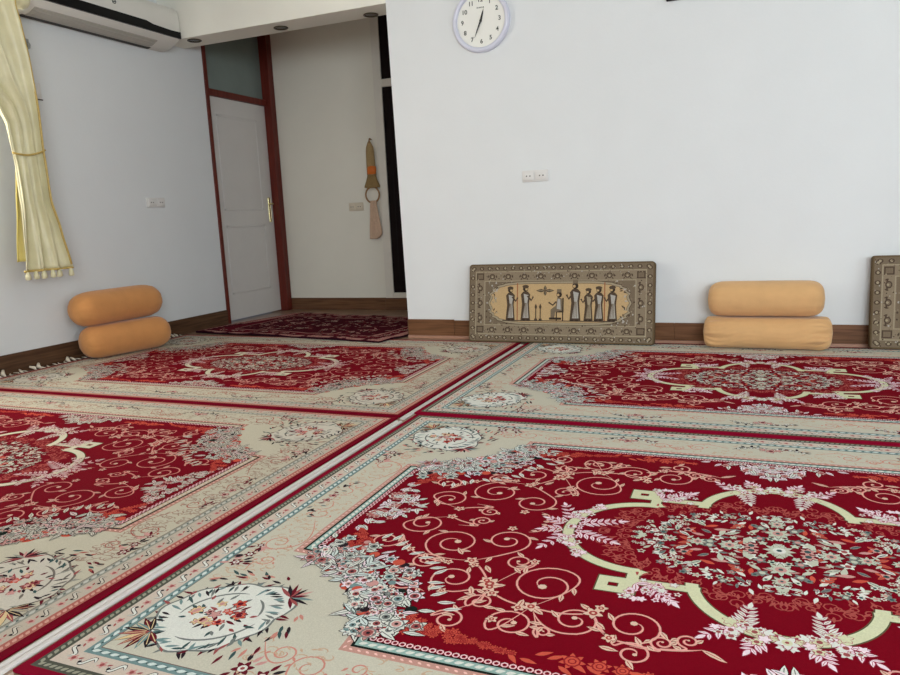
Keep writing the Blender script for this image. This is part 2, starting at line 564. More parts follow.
def carpet_mesh(name, pal, seed=3):
    R = random.Random(seed)
    P = Pat()
    ALL = [(1, 1), (-1, 1), (1, -1), (-1, -1)]
    ONE = [(1, 1)]
    def rect(i, col, lay):
        P.poly([(-HA + i, -HB + i), (HA - i, -HB + i), (HA - i, HB - i), (-HA + i, HB - i)], col, lay, ONE)
    def band(i):
        return [(-HA + i, -HB + i), (HA - i, -HB + i), (HA - i, HB - i), (-HA + i, HB - i)]
    c = pal
    # stripes from the edge inwards
    rect(.024, c['rope'], 1)
    P.mir = ONE
    for x, y, a in resample(band(.036), .0165):
        P.leaf(x - .009 * cos(a + .6), y - .009 * sin(a + .6), a + .6, .018, .010, c['ropelight'], 2)
    rect(.049, c['pinkcream'], 2)
    for k, (x, y, a) in enumerate(resample(band(.0725), .041)):
        nx, ny = -sin(a), cos(a)
        if k % 2 == 0:
            P.flower(x, y, .0125, c['rosepale'], 3, 5, None, c['rose'])
            P.leaf(x + .013 * cos(a), y + .013 * sin(a), a + .5, .014, .006, c['rose'], 3)
        else:
            pts = [(x + t * .020 * cos(a) + sin(t * pi) * .012 * nx, y + t * .020 * sin(a) + sin(t * pi) * .012 * ny) for t in [q / 5 - 1 for q in range(11)]]
            P.ribbon(pts, .0105, c['dark'], 3)
            P.ribbon(pts, .0065, c['white'], 4)
            P.disc(pts[1][0], pts[1][1], .0045, c['dark'], 5, 6)
    rect(.095, c['teal'], 3)
    for x, y, a in resample(band(.1075), .026):
        P.leaf(x - .011 * cos(a + .25), y - .011 * sin(a + .25), a + .25, .023, .011, c['tealwhite'], 4)
        P.disc(x + .012 * cos(a), y + .012 * sin(a), .0032, c['tealdark'], 4, 5)
    rect(.119, c['line'], 4)
    rect(.1215, c['cream'], 5)
    # field outline: pink edging, black line, twisted rope, black line, lace
    P.poly(full_outline(0), c['pinkedge'], 6, ONE)
    P.poly(full_outline(.019), c['blackgreen'], 7, ONE)
    P.poly(full_outline(.026), c['ropeteal'], 8, ONE)
    for x, y, a in resample(full_outline(.036), .022):
        P.leaf(x - .011 * cos(a + .35), y - .011 * sin(a + .35), a + .35, .022, .0115, c['white'], 9)
    for x, y, a in resample(full_outline(.0095), .02):
        P.leaf(x - .006 * cos(a - .5), y - .006 * sin(a - .5), a - .5, .012, .006, c['pinklight'], 7)
    P.poly(full_outline(.046), c['blackgreen'], 9, ONE)
    P.poly(full_outline(.050), c['red'], 10, ONE)
    for x, y, a in resample(full_outline(.0575), .0175):
        P.ring(x, y, .0085, .0036, c['lace'], 11, 7)
    # everything below: drawn for one quarter, woven four times
    P.mir = ALL
    # --- main border: pale scroll tracery
    for (x, y, r, th, dd, tg) in ((1.31, .33, .042, 2.0, 1, (1.30, .16)), (1.305, .12, .036, -1.2, -1, (1.32, .02)), (1.28, .43, .026, 1, -1, (1.30, .50)),
                                  (.90, .80, .042, 0.2, 1, (.74, .81)), (.98, .775, .03, 2.5, -1, (1.05, .74)), (.80, .775, .022, 1.5, -1, (.70, .80)),
                                  (.66, .79, .028, .4, 1, (.58, .80)), (.38, .79, .03, 2.6, 1, (.47, .80)), (.25, .80, .028, .5, 1, (.14, .81)), (.32, .77, .016, 1, -1, (.25, .77))):
        P.ribbon(spiral(x, y, r, th, dd, 1.3, tg, 20), .0042, c['vine'], 6)
        P.leaf(x + r, y, 1.0, .018, .007, c['vine'], 6)
        P.leaf(x - r, y + .005, 2.2, .016, .007, c['vine'], 6)
    for k in range(c['n2']):
        if R.random() < .45: x, y = R.uniform(1.245, 1.37), R.uniform(0, .55)
        else: x, y = R.uniform(0, 1.05), R.uniform(.735, .872)
        if R.random() < .6: P.ribbon([(x + .014 * cos(q * .7 + k), y + .009 * sin(q * .7 + k)) for q in range(6)], .0034, c['vine2'], 6)
        else: P.leaf(x, y, R.uniform(0, 6.28), .016, .006, c['vine2'], 6)
    # --- border flower knots and garlands
    def knot(x, y, r):
        P.flower(x, y, r, c['maroon'], 6, 6, None, c['white'], R.random() * 2)
        P.disc(x, y, r * .2, c['rose'], 9, 6)
        for k in range(5):
            a = R.random() * 6.28
            P.leaf(x + r * .9 * cos(a), y + r * .9 * sin(a), a, .03, .011, R.choice((c['maroon'], c['dark'], c['rosepale'])), 6)
    for x, y, r in ((1.352, .465, .021), (1.345, .415, .018), (1.03, .845, .026), (.975, .855, .022), (1.35, .36, .013)):
        knot(x, y, r)
    def garland(cx, cy, w, hd):
        for sg in (-1, 1):
            pts = [(cx + sg * w * t, cy + hd * (1 - (2 * t - .6) ** 2) * .9) for t in [q / 12 for q in range(13)]]
            P.ribbon(pts, .006, c['dark'], 6)
            for t in (2, 4, 6, 8, 10):
                x, y = pts[t]
                P.leaf(x, y, R.uniform(0, 6.28), .026, .011, R.choice((c['dark'], c['grey'], c['maroon'])), 7)
                P.flower(x, y - .006, .008, c['white'], 7, 5, c['dark'])
        P.flower(cx, cy - .012, .02, c['rosepale'], 8, 5, c['maroon'], c['maroon'])
        for sg in (-1, 1):
            P.flower(cx + sg * .026, cy - .002, .013, c['rosepale'], 8, 5, c['maroon'])
    P.mir = [(1, 1), (1, -1)]
    garland(0, .830, .13, .022)
    P.mir = ALL
    garland(.51, .830, .115, .022)
    P.mir = [(1, 1), (-1, 1)]
    for yy in (-.02, .02):
        P.flower(1.345, yy, .016, c['rosepale'], 7, 5, c['maroon'], c['maroon'])
    P.mir = ALL
    for k in range(8):
        P.leaf(1.35 + R.uniform(-.012, .012), .05 + k * .014, R.uniform(0, 6), .024, .01, R.choice((c['dark'], c['grey'], c['maroon'])), 6)
    # --- corner cartouche
    cx, cy = 1.225, .70
    ax = radians(45)
    def cart(rl, rw, col, lay):
        pts = []
        for k in range(60):
            a = 2 * pi * k / 60
            l = rl * cos(a); w = rw * sin(a) * (1 + .10 * cos(a))
            if cos(a) < -.75: l *= 1.12
            q = 1 + .035 * cos(9 * a)
            l *= q; w *= q
            pts.append((cx + l * cos(ax) - w * sin(ax), cy + l * sin(ax) + w * cos(ax)))
        P.poly(pts, col, lay)
    cx, cy = 1.215, .692
    cart(.158, .140, c['grey'], 8); cart(.152, .134, c['white'], 9)
    for k in range(96):                                    # feathered edge, tufts pointing in and out
        a = 2 * pi * (k + R.uniform(-.4, .4)) / 96
        l, w = .148 * cos(a), .132 * sin(a) * (1 + .10 * cos(a))
        x, y = cx + l * cos(ax) - w * sin(ax), cy + l * sin(ax) + w * cos(ax)
        if R.random() < .55: P.leaf(x, y, a + ax + pi * R.uniform(.6, 1.0), R.uniform(.022, .046), .008, R.choice((c['dark'], c['tealdark'], c['grey'], c['teal'])), 10)
        if R.random() < .7: P.leaf(x, y, a + ax + R.uniform(-1.3, 1.3), R.uniform(.020, .042), .009, R.choice((c['dark'], c['maroon'], c['teal'], c['grey'], c['rose'])), 7)
    for q0, q1, g in ((.5, 2.2, .10), (3.9, 5.7, .09), (2.5, 3.4, .085)):   # thin curved lines within
        P.ribbon([(cx + g * 1.15 * cos(a) * cos(ax) - g * sin(a) * sin(ax), cy + g * 1.15 * cos(a) * sin(ax) + g * sin(a) * cos(ax)) for a in [q0 + (q1 - q0) * t / 12 for t in range(13)]], .006, c['grey'], 10)
    for k in range(64):                                    # bouquet inside
        a, r = R.uniform(0, 6.28), .070 * sqrt(R.random())
        x, y = cx + r * 1.3 * cos(a), cy + r * sin(a)
        if k < 36: P.leaf(x, y, a + R.uniform(-.6, .6), R.uniform(.018, .034), .009, R.choice((c['dark'], c['tealdark'], c['rose'], c['grey'], c['maroon'])), 11)
        elif r < .055: P.flower(x, y, R.uniform(.010, .019), R.choice((c['rosepale'], c['rose'], c['creamdeep'], c['orange'])), 12, 5, c['maroon'] if k % 2 == 0 else None, c['rosepale'] if k % 3 else c['maroon'], R.random())
    for k in range(11):                                    # leaf bursts at both ends of the cartouche
        a = ax + radians(-100 + 20 * k)
        x, y = cx + .150 * cos(ax), cy + .150 * sin(ax)
        l = .078 - abs(k - 5) * .003
        P.leaf(x, y, a, l, .015, (c['dark'], c['maroon'], c['teal'], c['dark'], c['rose'], c['creamdeep'], c['rose'], c['maroon'], c['teal'], c['dark'], c['maroon'])[k], 10, c['dark'] if k % 2 else None, c['creamdeep'], .002)
    x, y = cx - .162 * cos(ax), cy - .162 * sin(ax)
    for k in range(11):
        a = ax + pi + radians(-100 + 20 * k)
        P.leaf(x, y, a, R.uniform(.045, .065), .011, (c['maroon'], c['rose'], c['dark'], c['teal'], c['maroon'], c['rosepale'], c['dark'], c['rose'], c['maroon'], c['dark'], c['rose'])[k], 10)
    for sg in (-1, 1):
        for k in range(16):
            a = ax + pi + sg * R.uniform(.35, 1.7)
            rr = .165 + R.uniform(0, .03)
            x, y = cx + rr * cos(a), cy + rr * sin(a)
            P.leaf(x, y, a + sg * R.uniform(.6, 1.7), R.uniform(.02, .038), .009, R.choice((c['dark'], c['maroon'], c['tealdark'], c['vine'])), 8)
    # --- corner bouquets lying on the concave corners
    for k in range(330):
        t = R.random()
        a = radians(8 + 74 * t)
        rr = .345 + abs(R.gauss(0, .075))
        bulge = 1 + .14 * math.exp(-((t - .5) / .24) ** 2)
        if rr > .50: continue
        rr = .345 + (rr - .345) * bulge
        x, y = 1.238 - rr * sin(a), .727 - rr * cos(a)
        if x > 1.17 or y > .66: continue
        lay = 12 + (k % 6) * 2
        out = c['dark'] if k % 2 else c['blackgreen']
        kind = k % 7
        if kind < 3:
            P.leaf(x, y, R.uniform(0, 6.28), R.uniform(.035, .062), R.uniform(.011, .019), R.choice((c['white'], c['white'], c['lav'], c['tealwhite'])), lay, out, c['grey'], .0028)
        elif kind < 6:
            rad = R.uniform(.013, .029)
            P.flower(x, y, rad, R.choice((c['white'], c['lav'], c['white'], c['rosepale'])), lay, R.choice((5, 6, 7)), out, R.choice((c['rose'], c['rosepale'], c['grey'], c['teal'])), R.random(), c['dark'], .0028)
            if rad > .022: P.ring(x, y, rad * .68, rad * .14, c['grey'], lay + 3, 9)
        else:
            P.disc(x, y, R.uniform(.010, .018), R.choice((c['orange'], c['dark'], c['teal'], c['rosepale'], c['blackgreen'])), lay - 1, 8)
    for a in (26, 45, 63):
        a = radians(a); P.disc(1.238 - .338 * sin(a), .727 - .338 * cos(a), .022, c['orange'], 8, 9, .015, -a)
    for k in range(14):                                    # loose white tips towards the field
        a = radians(22 + 46 * k / 13)
        rr = .36 + .135 + .03 * R.random()
        x, y = 1.238 - rr * sin(a) * 1.06, .727 - rr * cos(a) * 1.06
        P.leaf(x, y, -pi / 2 - a + R.uniform(-.5, .5), .045, .015, c['white'], 14, None, c['grey'])
    # --- sprays in the middle of the short and the long edges
    for k in range(60):
        y = abs(R.gauss(0, .085))
        if y > .19: continue
        x = 1.165 - R.random() * .15 * (1 - y / .20) - .01
        lay = 12 + (k % 4) * 2
        if k % 3: P.leaf(x, y, R.uniform(1.5, 4.7), R.uniform(.028, .045), .014, R.choice((c['white'], c['lav'])), lay, c['dark'] if k % 2 else None, c['grey'], .002)
        else: P.flower(x, y, .014, R.choice((c['white'], c['rosepale'])), lay, 5, c['dark'], c['rose'], 0, None, .002)
    for k in range(70):
        x = abs(R.gauss(0, .085))
        if x > .2: continue
        y = .655 - R.random() * .12 * (1 - x / .21)
        lay = 12 + (k % 4) * 2
        if k % 3: P.leaf(x, y, R.uniform(-2.9, -.2), R.uniform(.03, .05), .015, R.choice((c['white'], c['lav'])), lay, c['dark'] if k % 2 else None, c['grey'], .002)
        else: P.flower(x, y, .015, R.choice((c['white'], c['rosepale'])), lay, 5, c['dark'], c['rose'], 0, None, .002)
    # --- terracotta rose wreaths along the field edge
    def wreath(x, y, r):
        P.flower(x, y, r, c['orange'], 11, 7, None, None, R.random())
        P.ring(x, y, r * .66, r * .14, c['orangedark'], 13, 9); P.ring(x, y, r * .34, r * .12, c['orangedark'], 13, 7)
    for k in range(64):
        a = R.random()
        x, y = 1.15 - .105 * a - .02 * R.random(), .34 - .18 * R.random() * (1 - a * .6)
        wreath(x, y, R.uniform(.009, .016))
    for k in range(64):
        t = R.random()
        wreath(.815 - t * .30, .628 - R.random() * .085 * (1 - t) ** 1.2, R.uniform(.009, .021) * (1 - .4 * t))
    for k in range(10):
        t = k / 9
        x = .53 - t * .24
        P.leaf(x, .628 + .012 * sin(k * 2), pi + R.uniform(-.9, .9), .04, .013, c['orange'], 11)
    for x, r in ((.40, .028), (.345, .025), (.30, .022), (.25, .014)):
        wreath(x, .617, r)
    # --- scrolls of the red field
    sc = c['scroll']
    spir = [(.755, .375, .066, 2.2, 1, (.655, .405)), (.525, .340, .088, -1.9, -1, (.535, .445)), (.560, .525, .056, .3, 1, (.535, .445)),
            (.430, .470, .054, 1.9, -1, (.535, .445)), (.484, .535, .020, .6, 1, (.53, .45)), (.305, .455, .066, 1.7, -1, (.395, .43)),
            (.292, .555, .040, -.6, 1, (.345, .515)), (.238, .500, .025, 1.2, 1, (.30, .53)), (.188, .478, .024, 1.2, 1, (.24, .52)),
            (.830, .190, .078, .4, 1, (.745, .275)), (.690, .138, .068, 2.4, -1, (.745, .275)), (1.02, .225, .050, -2.4, 1, (.93, .26)),
            (.962, .095, .062, .9, -1, (.90, .03)), (.62, .245, .040, 2.8, 1, (.655, .38)), (.86, .31, .036, -.3, -1, (.80, .30)), (.655, .46, .034, .4, 1, (.655, .40)),
            (.87, .43, .030, 2.2, 1, (.80, .455)), (.70, .55, .040, -.5, 1, (.655, .46)), (.80, .035, .030, 1.2, 1, (.86, .08)), (.60, .03, .022, .3, 1, (.65, .07))]
    for (x, y, r, th, dd, tg) in spir:
        path = spiral(x, y, r, th, dd, 1.45, tg)
        P.ribbon(path, .0053, sc, 11)
        n = len(path)
        for fr in (.38, .62, .86):
            i = int(n * fr)
            dx, dy = path[i + 1][0] - path[i][0], path[i + 1][1] - path[i][1]
            a = atan2(dy, dx)
            P.leaf(path[i][0], path[i][1], a + dd * -.7, .034 if r > .03 else .02, .013, c['scrollleaf'], 12, None, c['scrollvein'])
        P.disc(path[0][0], path[0][1], r * .13, c['scrollleaf'], 12, 7)
    for a, b, k in (((.655, .40), (.535, .445), .03), ((.745, .275), (.655, .39), -.03), ((.535, .445), (.395, .43), .03), ((.395, .43), (.345, .515), .02),
                    ((.345, .515), (.16, .50), .035), ((.93, .26), (.80, .30), .03), ((.90, .03), (.80, .06), .02), ((.655, .40), (.655, .46), .01), ((.16, .50), (.112, .528), .008)):
        mx, my = (a[0] + b[0]) / 2, (a[1] + b[1]) / 2 + k
        P.ribbon([((1 - t) ** 2 * a[0] + 2 * t * (1 - t) * mx + t * t * b[0], (1 - t) ** 2 * a[1] + 2 * t * (1 - t) * my + t * t * b[1]) for t in [q / 10 for q in range(11)]], .0058, sc, 11)
    P.leaf(.16, .50, 2.6, .055, .014, c['scrollleaf'], 12, None, c['scrollvein'])
    for (x, y, r) in ((.655, .39, .023), (.672, .362, .020), (.640, .415, .018), (.535, .445, .022), (.562, .458, .017), (.604, .521, .015), (.395, .43, .024), (.382, .405, .017),
                      (.345, .515, .017), (.745, .275, .020), (.73, .295, .015), (.80, .30, .014), (.93, .26, .016), (.90, .03, .018), (.66, .375, .03), (.76, .44, .014), (.70, .06, .016), (.585, .235, .016)):
        P.flower(x, y, r, c['scrollleaf'], 13, 5, c['red'], c['scrollvein'], R.random(), c['scrollleaf'], .0025)
    for (x, y, a) in ((.70, .40, 2.0), (.62, .37, .4), (.50, .47, -.6), (.43, .40, 2.5), (.78, .25, -.9), (.70, .29, 2.2), (.56, .42, 1.5), (.36, .55, 3), (.88, .27, 2), (.68, .44, .8)):
        P.leaf(x, y, a, .042, .015, c['scrollleaf'], 12, None, c['scrollvein'])
    # --- medallion band
    bw = .029
    bc, ol = c['bandgreen'], c['bandline']
    lobe = [(.335 + .212 * cos(radians(q)), .212 * sin(radians(q))) for q in range(0, 96, 5)]
    lobe += [(.334, .225)]
    top = [(.199 * cos(radians(q)), .215 + .2 * sin(radians(q))) for q in range(90, 3, -5)]
    top += [(.196, .262)]
    for w, cc, ly in ((bw + .007, ol, 12), (bw, bc, 13)):
        P.ribbon(lobe, w, cc, ly, False)
        P.ribbon(top, w, cc, ly, False)
    def box(x0, x1, y0, y1, col, ly): P.poly([(x0, y0), (x1, y0), (x1, y1), (x0, y1)], col, ly)
    e = .0035
    box(.178 - e, .35 + e, .248 - e, .276 + e, ol, 12); box(.178, .35, .248, .276, bc, 13)
    box(.321 - e, .35 + e, .197, .325 + e, ol, 12); box(.321, .35, .197, .325, bc, 13)
    box(.340, .414 + e, .253 - e, .325 + e, ol, 12); box(.340, .414, .253, .325, bc, 13)
    box(.363, .388, .281, .299, ol, 14); box(.366, .386, .283, .297, c['red'], 15)
    # flowers on the band
    def spray(x, y, ang, l, n, r0=.013, col=None):
        for i in range(n):
            t = (i + .3) / n
            px, py = x + l * t * cos(ang), y + l * t * sin(ang)
            s_ = (1 - .55 * t)
            for sg in (-1, 1):
                P.leaf(px, py, ang + sg * .85, .040 * s_, .015 * s_, col or c['lav'], 15, c['rosedeep'], c['rose'], .002)
        P.leaf(x + l * .9 * cos(ang), y + l * .9 * sin(ang), ang, .03, .012, col or c['lav'], 15, c['rosedeep'], None, .002)
    P.mir = ALL
    spray(.52, .03, pi - .35, .12, 6); spray(.545, .05, 1.1, .11, 4); spray(.56, .02, -.2 + .5, .06, 3)
    for k in range(24):
        a = radians(R.uniform(-5, 48))
        rr = .212 + R.uniform(-.03, .035)
        P.flower(.335 + rr * cos(a), abs(rr * sin(a)), R.uniform(.008, .015), R.choice((c['lav'], c['white'], c['lav'])), 16 + k % 3 * 2, 5, c['rosedeep'], c['rose'] if k % 2 else None, R.random(), None, .002)
    spray(.33, .268, .62 + pi * .62, .11, 5); spray(.30, .268, 2.35, .10, 5)
    for k in range(22):
        t = R.random()
        P.flower(.345 - .13 * t, .268 + R.uniform(-.02, .085) * (1 - .35 * t), R.uniform(.008, .015), R.choice((c['lav'], c['white'])), 16 + k % 3 * 2, 5, c['rosedeep'], c['rose'] if k % 2 else None, R.random(), None, .002)
    spray(.085, .385, -1.75, .085, 5, col=c['white']); spray(.11, .40, .75, .07, 3); spray(.05, .43, 1.1, .05, 3)
    for k in range(26):
        a = radians(R.uniform(52, 92))
        rr = .2 + R.uniform(-.025, .05)
        P.flower(max(0, rr * cos(a)), .215 + rr * sin(a), R.uniform(.009, .018), R.choice((c['lav'], c['white'], c['bandgreen'])), 16 + k % 3 * 2, 5, c['rosedeep'], c['rose'] if k % 2 else None, R.random(), None, .002)
    P.mir = [(1, 1), (1, -1)]
    P.flower(0, .425, .026, c['white'], 24, 5, c['rosedeep'], c['bandgreen'], .3, c['rose'])
    # --- centre of the medallion
    P.mir = ALL
    used = []
    for k in range(1500):
        x, y = R.uniform(0, .37), R.uniform(0, .225)
        q = (x / .37) ** 2 + (y / .225) ** 2
        if q > 1: continue
        r = R.uniform(.009, .019) * (1.15 - .45 * q)
        if any((x - a) ** 2 + (y - b) ** 2 < (r + s_) ** 2 * .46 for a, b, s_ in used): continue
        if (x / .05) ** 2 + (y / .035) ** 2 < 1: continue
        used.append((x, y, r))
        col = R.choice((c['sage'], c['sage'], c['white'], c['rosepale'], c['orange'], c['grey']) if q < .55 else (c['sage'], c['white'], c['white'], c['grey']))
        if R.random() < .5: P.flower(x, y, r, col, 12, R.choice((5, 6)), c['blackgreen'] if q < .5 and R.random() < .6 else None, R.choice((c['rose'], c['tealdark'], c['sage'], c['rosepale'])), R.random(), c['blackgreen'] if R.random() < .3 else None, .002)
        else: P.leaf(x - r, y, R.uniform(0, 6.28), r * 2.6, r * .95, col, 12, None, c['tealdark'] if R.random() < .4 else None)
    P.mir = [(1, 1), (1, -1)]
    for yy, r in ((.105, .034), (.165, .024)):
        P.flower(0, yy, r, c['sage'], 20, 8, c['blackgreen'], c['rosepale'], 0, c['tealdark'])
    P.mir = [(1, 1), (-1, 1)]
    for xx, r in ((.12, .03), (.2, .024), (.27, .02)):
        P.flower(xx, 0, r, c['sage'], 20, 8, c['blackgreen'], c['rosepale'], 0, c['tealdark'])
    P.mir = [(1, 1)]
    P.flower(0, 0, .040, c['sage'], 20, 10, c['maroon'], c['white'], 0, c['tealdark'])
    P.mir = ALL
    for k in range(56):                                    # rosy tracery round it
        a = (k + .5) / 56 * pi / 2
        rr = R.uniform(.86, 1.06)
        x, y = .445 * rr * cos(a), .285 * rr * sin(a)
        if x > .33 and y > .18: continue
        P.ring(x, y, R.uniform(.009, .017), .0034, c['tracery'], 11, 8)
        P.leaf(x, y, R.uniform(0, 6.28), .026, .008, c['tracery'], 12)

    # body of the carpet below the pattern
    base = len(P.v)
    me = P.mesh(name)
    bm = bmesh.new()
    bm.from_mesh(me)
    lay = bm.faces.layers.float_color['tint']
    t = bmesh.new()
    vs = [t.verts.new((x, y, z)) for x in (-HA, HA) for y in (-HB, HB) for z in (-.0085, 0)]
    for f in ((0, 1, 3, 2), (4, 6, 7, 5), (0, 4, 5, 1), (2, 3, 7, 6), (0, 2, 6, 4), (1, 5, 7, 3)):
        t.faces.new([vs[i] for i in f])
    bmesh.ops.recalc_face_normals(t, faces=t.faces[:])
    bmesh.ops.bevel(t, geom=t.edges[:], offset=.003, segments=2, profile=.5, affect='EDGES')
    n0 = len(bm.faces)
    merge(bm, t)
    bm.faces.ensure_lookup_table()
    for f in bm.faces[n0:]:
        f[lay] = c['edge']
    bm.to_mesh(me)
    bm.free()
    return me

RIGHT = dict(n2=300, edge=rgb(132, 10, 40), rope=rgb(84, 86, 76), ropelight=rgb(156, 156, 138), pinkcream=rgb(208, 194, 180), rosepale=rgb(206, 154, 148), rose=rgb(160, 82, 82),
             dark=rgb(44, 34, 40), white=rgb(224, 226, 218), teal=rgb(118, 146, 146), tealwhite=rgb(212, 224, 220), tealdark=rgb(62, 88, 88), line=rgb(120, 104, 96),
             cream=rgb(202, 199, 182), creamdeep=rgb(220, 196, 150), pinkedge=rgb(198, 150, 138), pinklight=rgb(240, 200, 190), blackgreen=rgb(26, 36, 32), ropeteal=rgb(150, 182, 174),
             lace=rgb(240, 200, 204), red=rgb(120, 5, 25), vine=rgb(206, 140, 126), vine2=rgb(200, 172, 146), maroon=rgb(104, 26, 40), grey=rgb(122, 128, 124), lav=rgb(240, 222, 230),
             orange=rgb(206, 88, 70), orangedark=rgb(150, 34, 40), scroll=rgb(230, 168, 156), scrollleaf=rgb(226, 194, 174), scrollvein=rgb(170, 70, 66), bandgreen=rgb(214, 216, 180),
             bandline=rgb(92, 84, 60), rosedeep=rgb(170, 60, 90), sage=rgb(198, 202, 184), tracery=rgb(172, 82, 76))
LEFT = dict(RIGHT)  # pink rope is its own; duller tones put pile sheen into the colour
LEFT.update(n2=520, edge=rgb(112, 8, 30), rope=rgb(176, 106, 96), ropelight=rgb(208, 160, 144), red=rgb(116, 6, 25), white=rgb(204, 198, 184), lav=rgb(212, 188, 184), tealwhite=rgb(196, 196, 186), bandgreen=rgb(212, 206, 182), grey=rgb(120, 112, 104), pinkedge=rgb(180, 132, 118), cream=rgb(196, 190, 170), vine=rgb(170, 90, 80), vine2=rgb(160, 136, 122),
            ropeteal=rgb(196, 176, 150), pinkcream=rgb(192, 180, 164), teal=rgb(150, 150, 140), scroll=rgb(206, 136, 126), scrollleaf=rgb(206, 168, 152))
m_carpet = mat('woven carpet pile', None, 0.95, 0.10, 300, 0.25, 900, spec=0.04, attr='tint', detail=2)

me_r = carpet_mesh('carpet', RIGHT)
me_l = carpet_mesh('carpet', LEFT)
def carpet(me, x, y0, y1, label, rz=0.0, flip=False):
    o = link('carpet', me, m_carpet)
    o.location = (x, (y0 + y1) / 2, .0087)
    o.scale = (1.0, (y1 - y0) / 2, 1)
    o.rotation_euler = (0, 0, rz + (pi if flip else 0))
    return tag(o, label, 'carpet', 'red medallion carpets on the floor')
carpet(me_r, .088, .918, 2.944, 'nearest right red carpet, its scalloped cream medallion in full view')
carpet(me_r, .070, 2.954, 4.915, 'red medallion carpet along the clock wall, lying under the peach bolsters', -.004)
carpet(me_l, -2.972, .88, 2.872, 'nearest left red carpet, cut off by the left edge of the photo')
fl = carpet(me_l, -2.972, 2.882, 4.838, 'red medallion carpet before the doorway, lying under the orange bolsters', .002)
# fringe of the far left carpet turned up against the baseboard
m_fringe = mat('carpet fringe', rgb(226, 216, 196), 0.9, 0.08, 60)
R = random.Random(5)
bm = bmesh.new()
for k in range(46):
    y = -.95 + 1.9 * k / 45 + R.uniform(-.012, .012)
    up_ = R.random() < .5
    h = R.uniform(.012, .034) if up_ else .003
    w_ = R.uniform(.008, .015) if up_ else .004
    add_tube(bm, [(-1.499, y, -.004), (-1.520, y + R.uniform(-.012, .012), .002 + h * .45), (-1.544, y + R.uniform(-.018, .018), .002 + h)], [.004, w_, w_ * .6], 7)
fo = obj('fringe', bm, m_fringe, fl, True)
fo['label'] = 'off white knotted fringe curling up the baseboard'
fo['kind'] = 'stuff'

# white edging strips lying in the joint between the left and the right carpets
m_edging = mat('white edging cord', rgb(206, 200, 194), 0.8, 0.05, 90, 0.2, 300)
def edging(pts, label):
    bm = bmesh.new()
    n = len(pts)
    for (xa_, xb_) in ((0, .46), (.54, 1)):
        rows = []
        for x0, x1, y in pts:
            a, b = x0 + (x1 - x0) * xa_, x0 + (x1 - x0) * xb_
            w_ = (b - a) / 2
            rows.append([bm.verts.new((a + w_ * (1 - cos(q * pi / 8)), y, .0005 + .0085 * sin(q * pi / 8) ** .7)) for q in range(9)])
        for A, B in zip(rows, rows[1:]):
            for q in range(8): bm.faces.new((A[q], A[q + 1], B[q + 1], B[q]))
            bm.faces.new((A[8], A[0], B[0], B[8]))
        bm.faces.new(rows[0]); bm.faces.new(rows[-1][::-1])
    o = obj('edging_strip', bm, m_edging, None, True, 50)
    return tag(o, label, 'edging strip')
edging([(-1.4615, -1.4260, .82 + k * .1) for k in range(21)], 'double white edging strip between the two nearest carpets')
edging([(-1.459, -1.436, 2.86 + k * .1) for k in range(20)], 'thin white edging strip between the two far carpets')

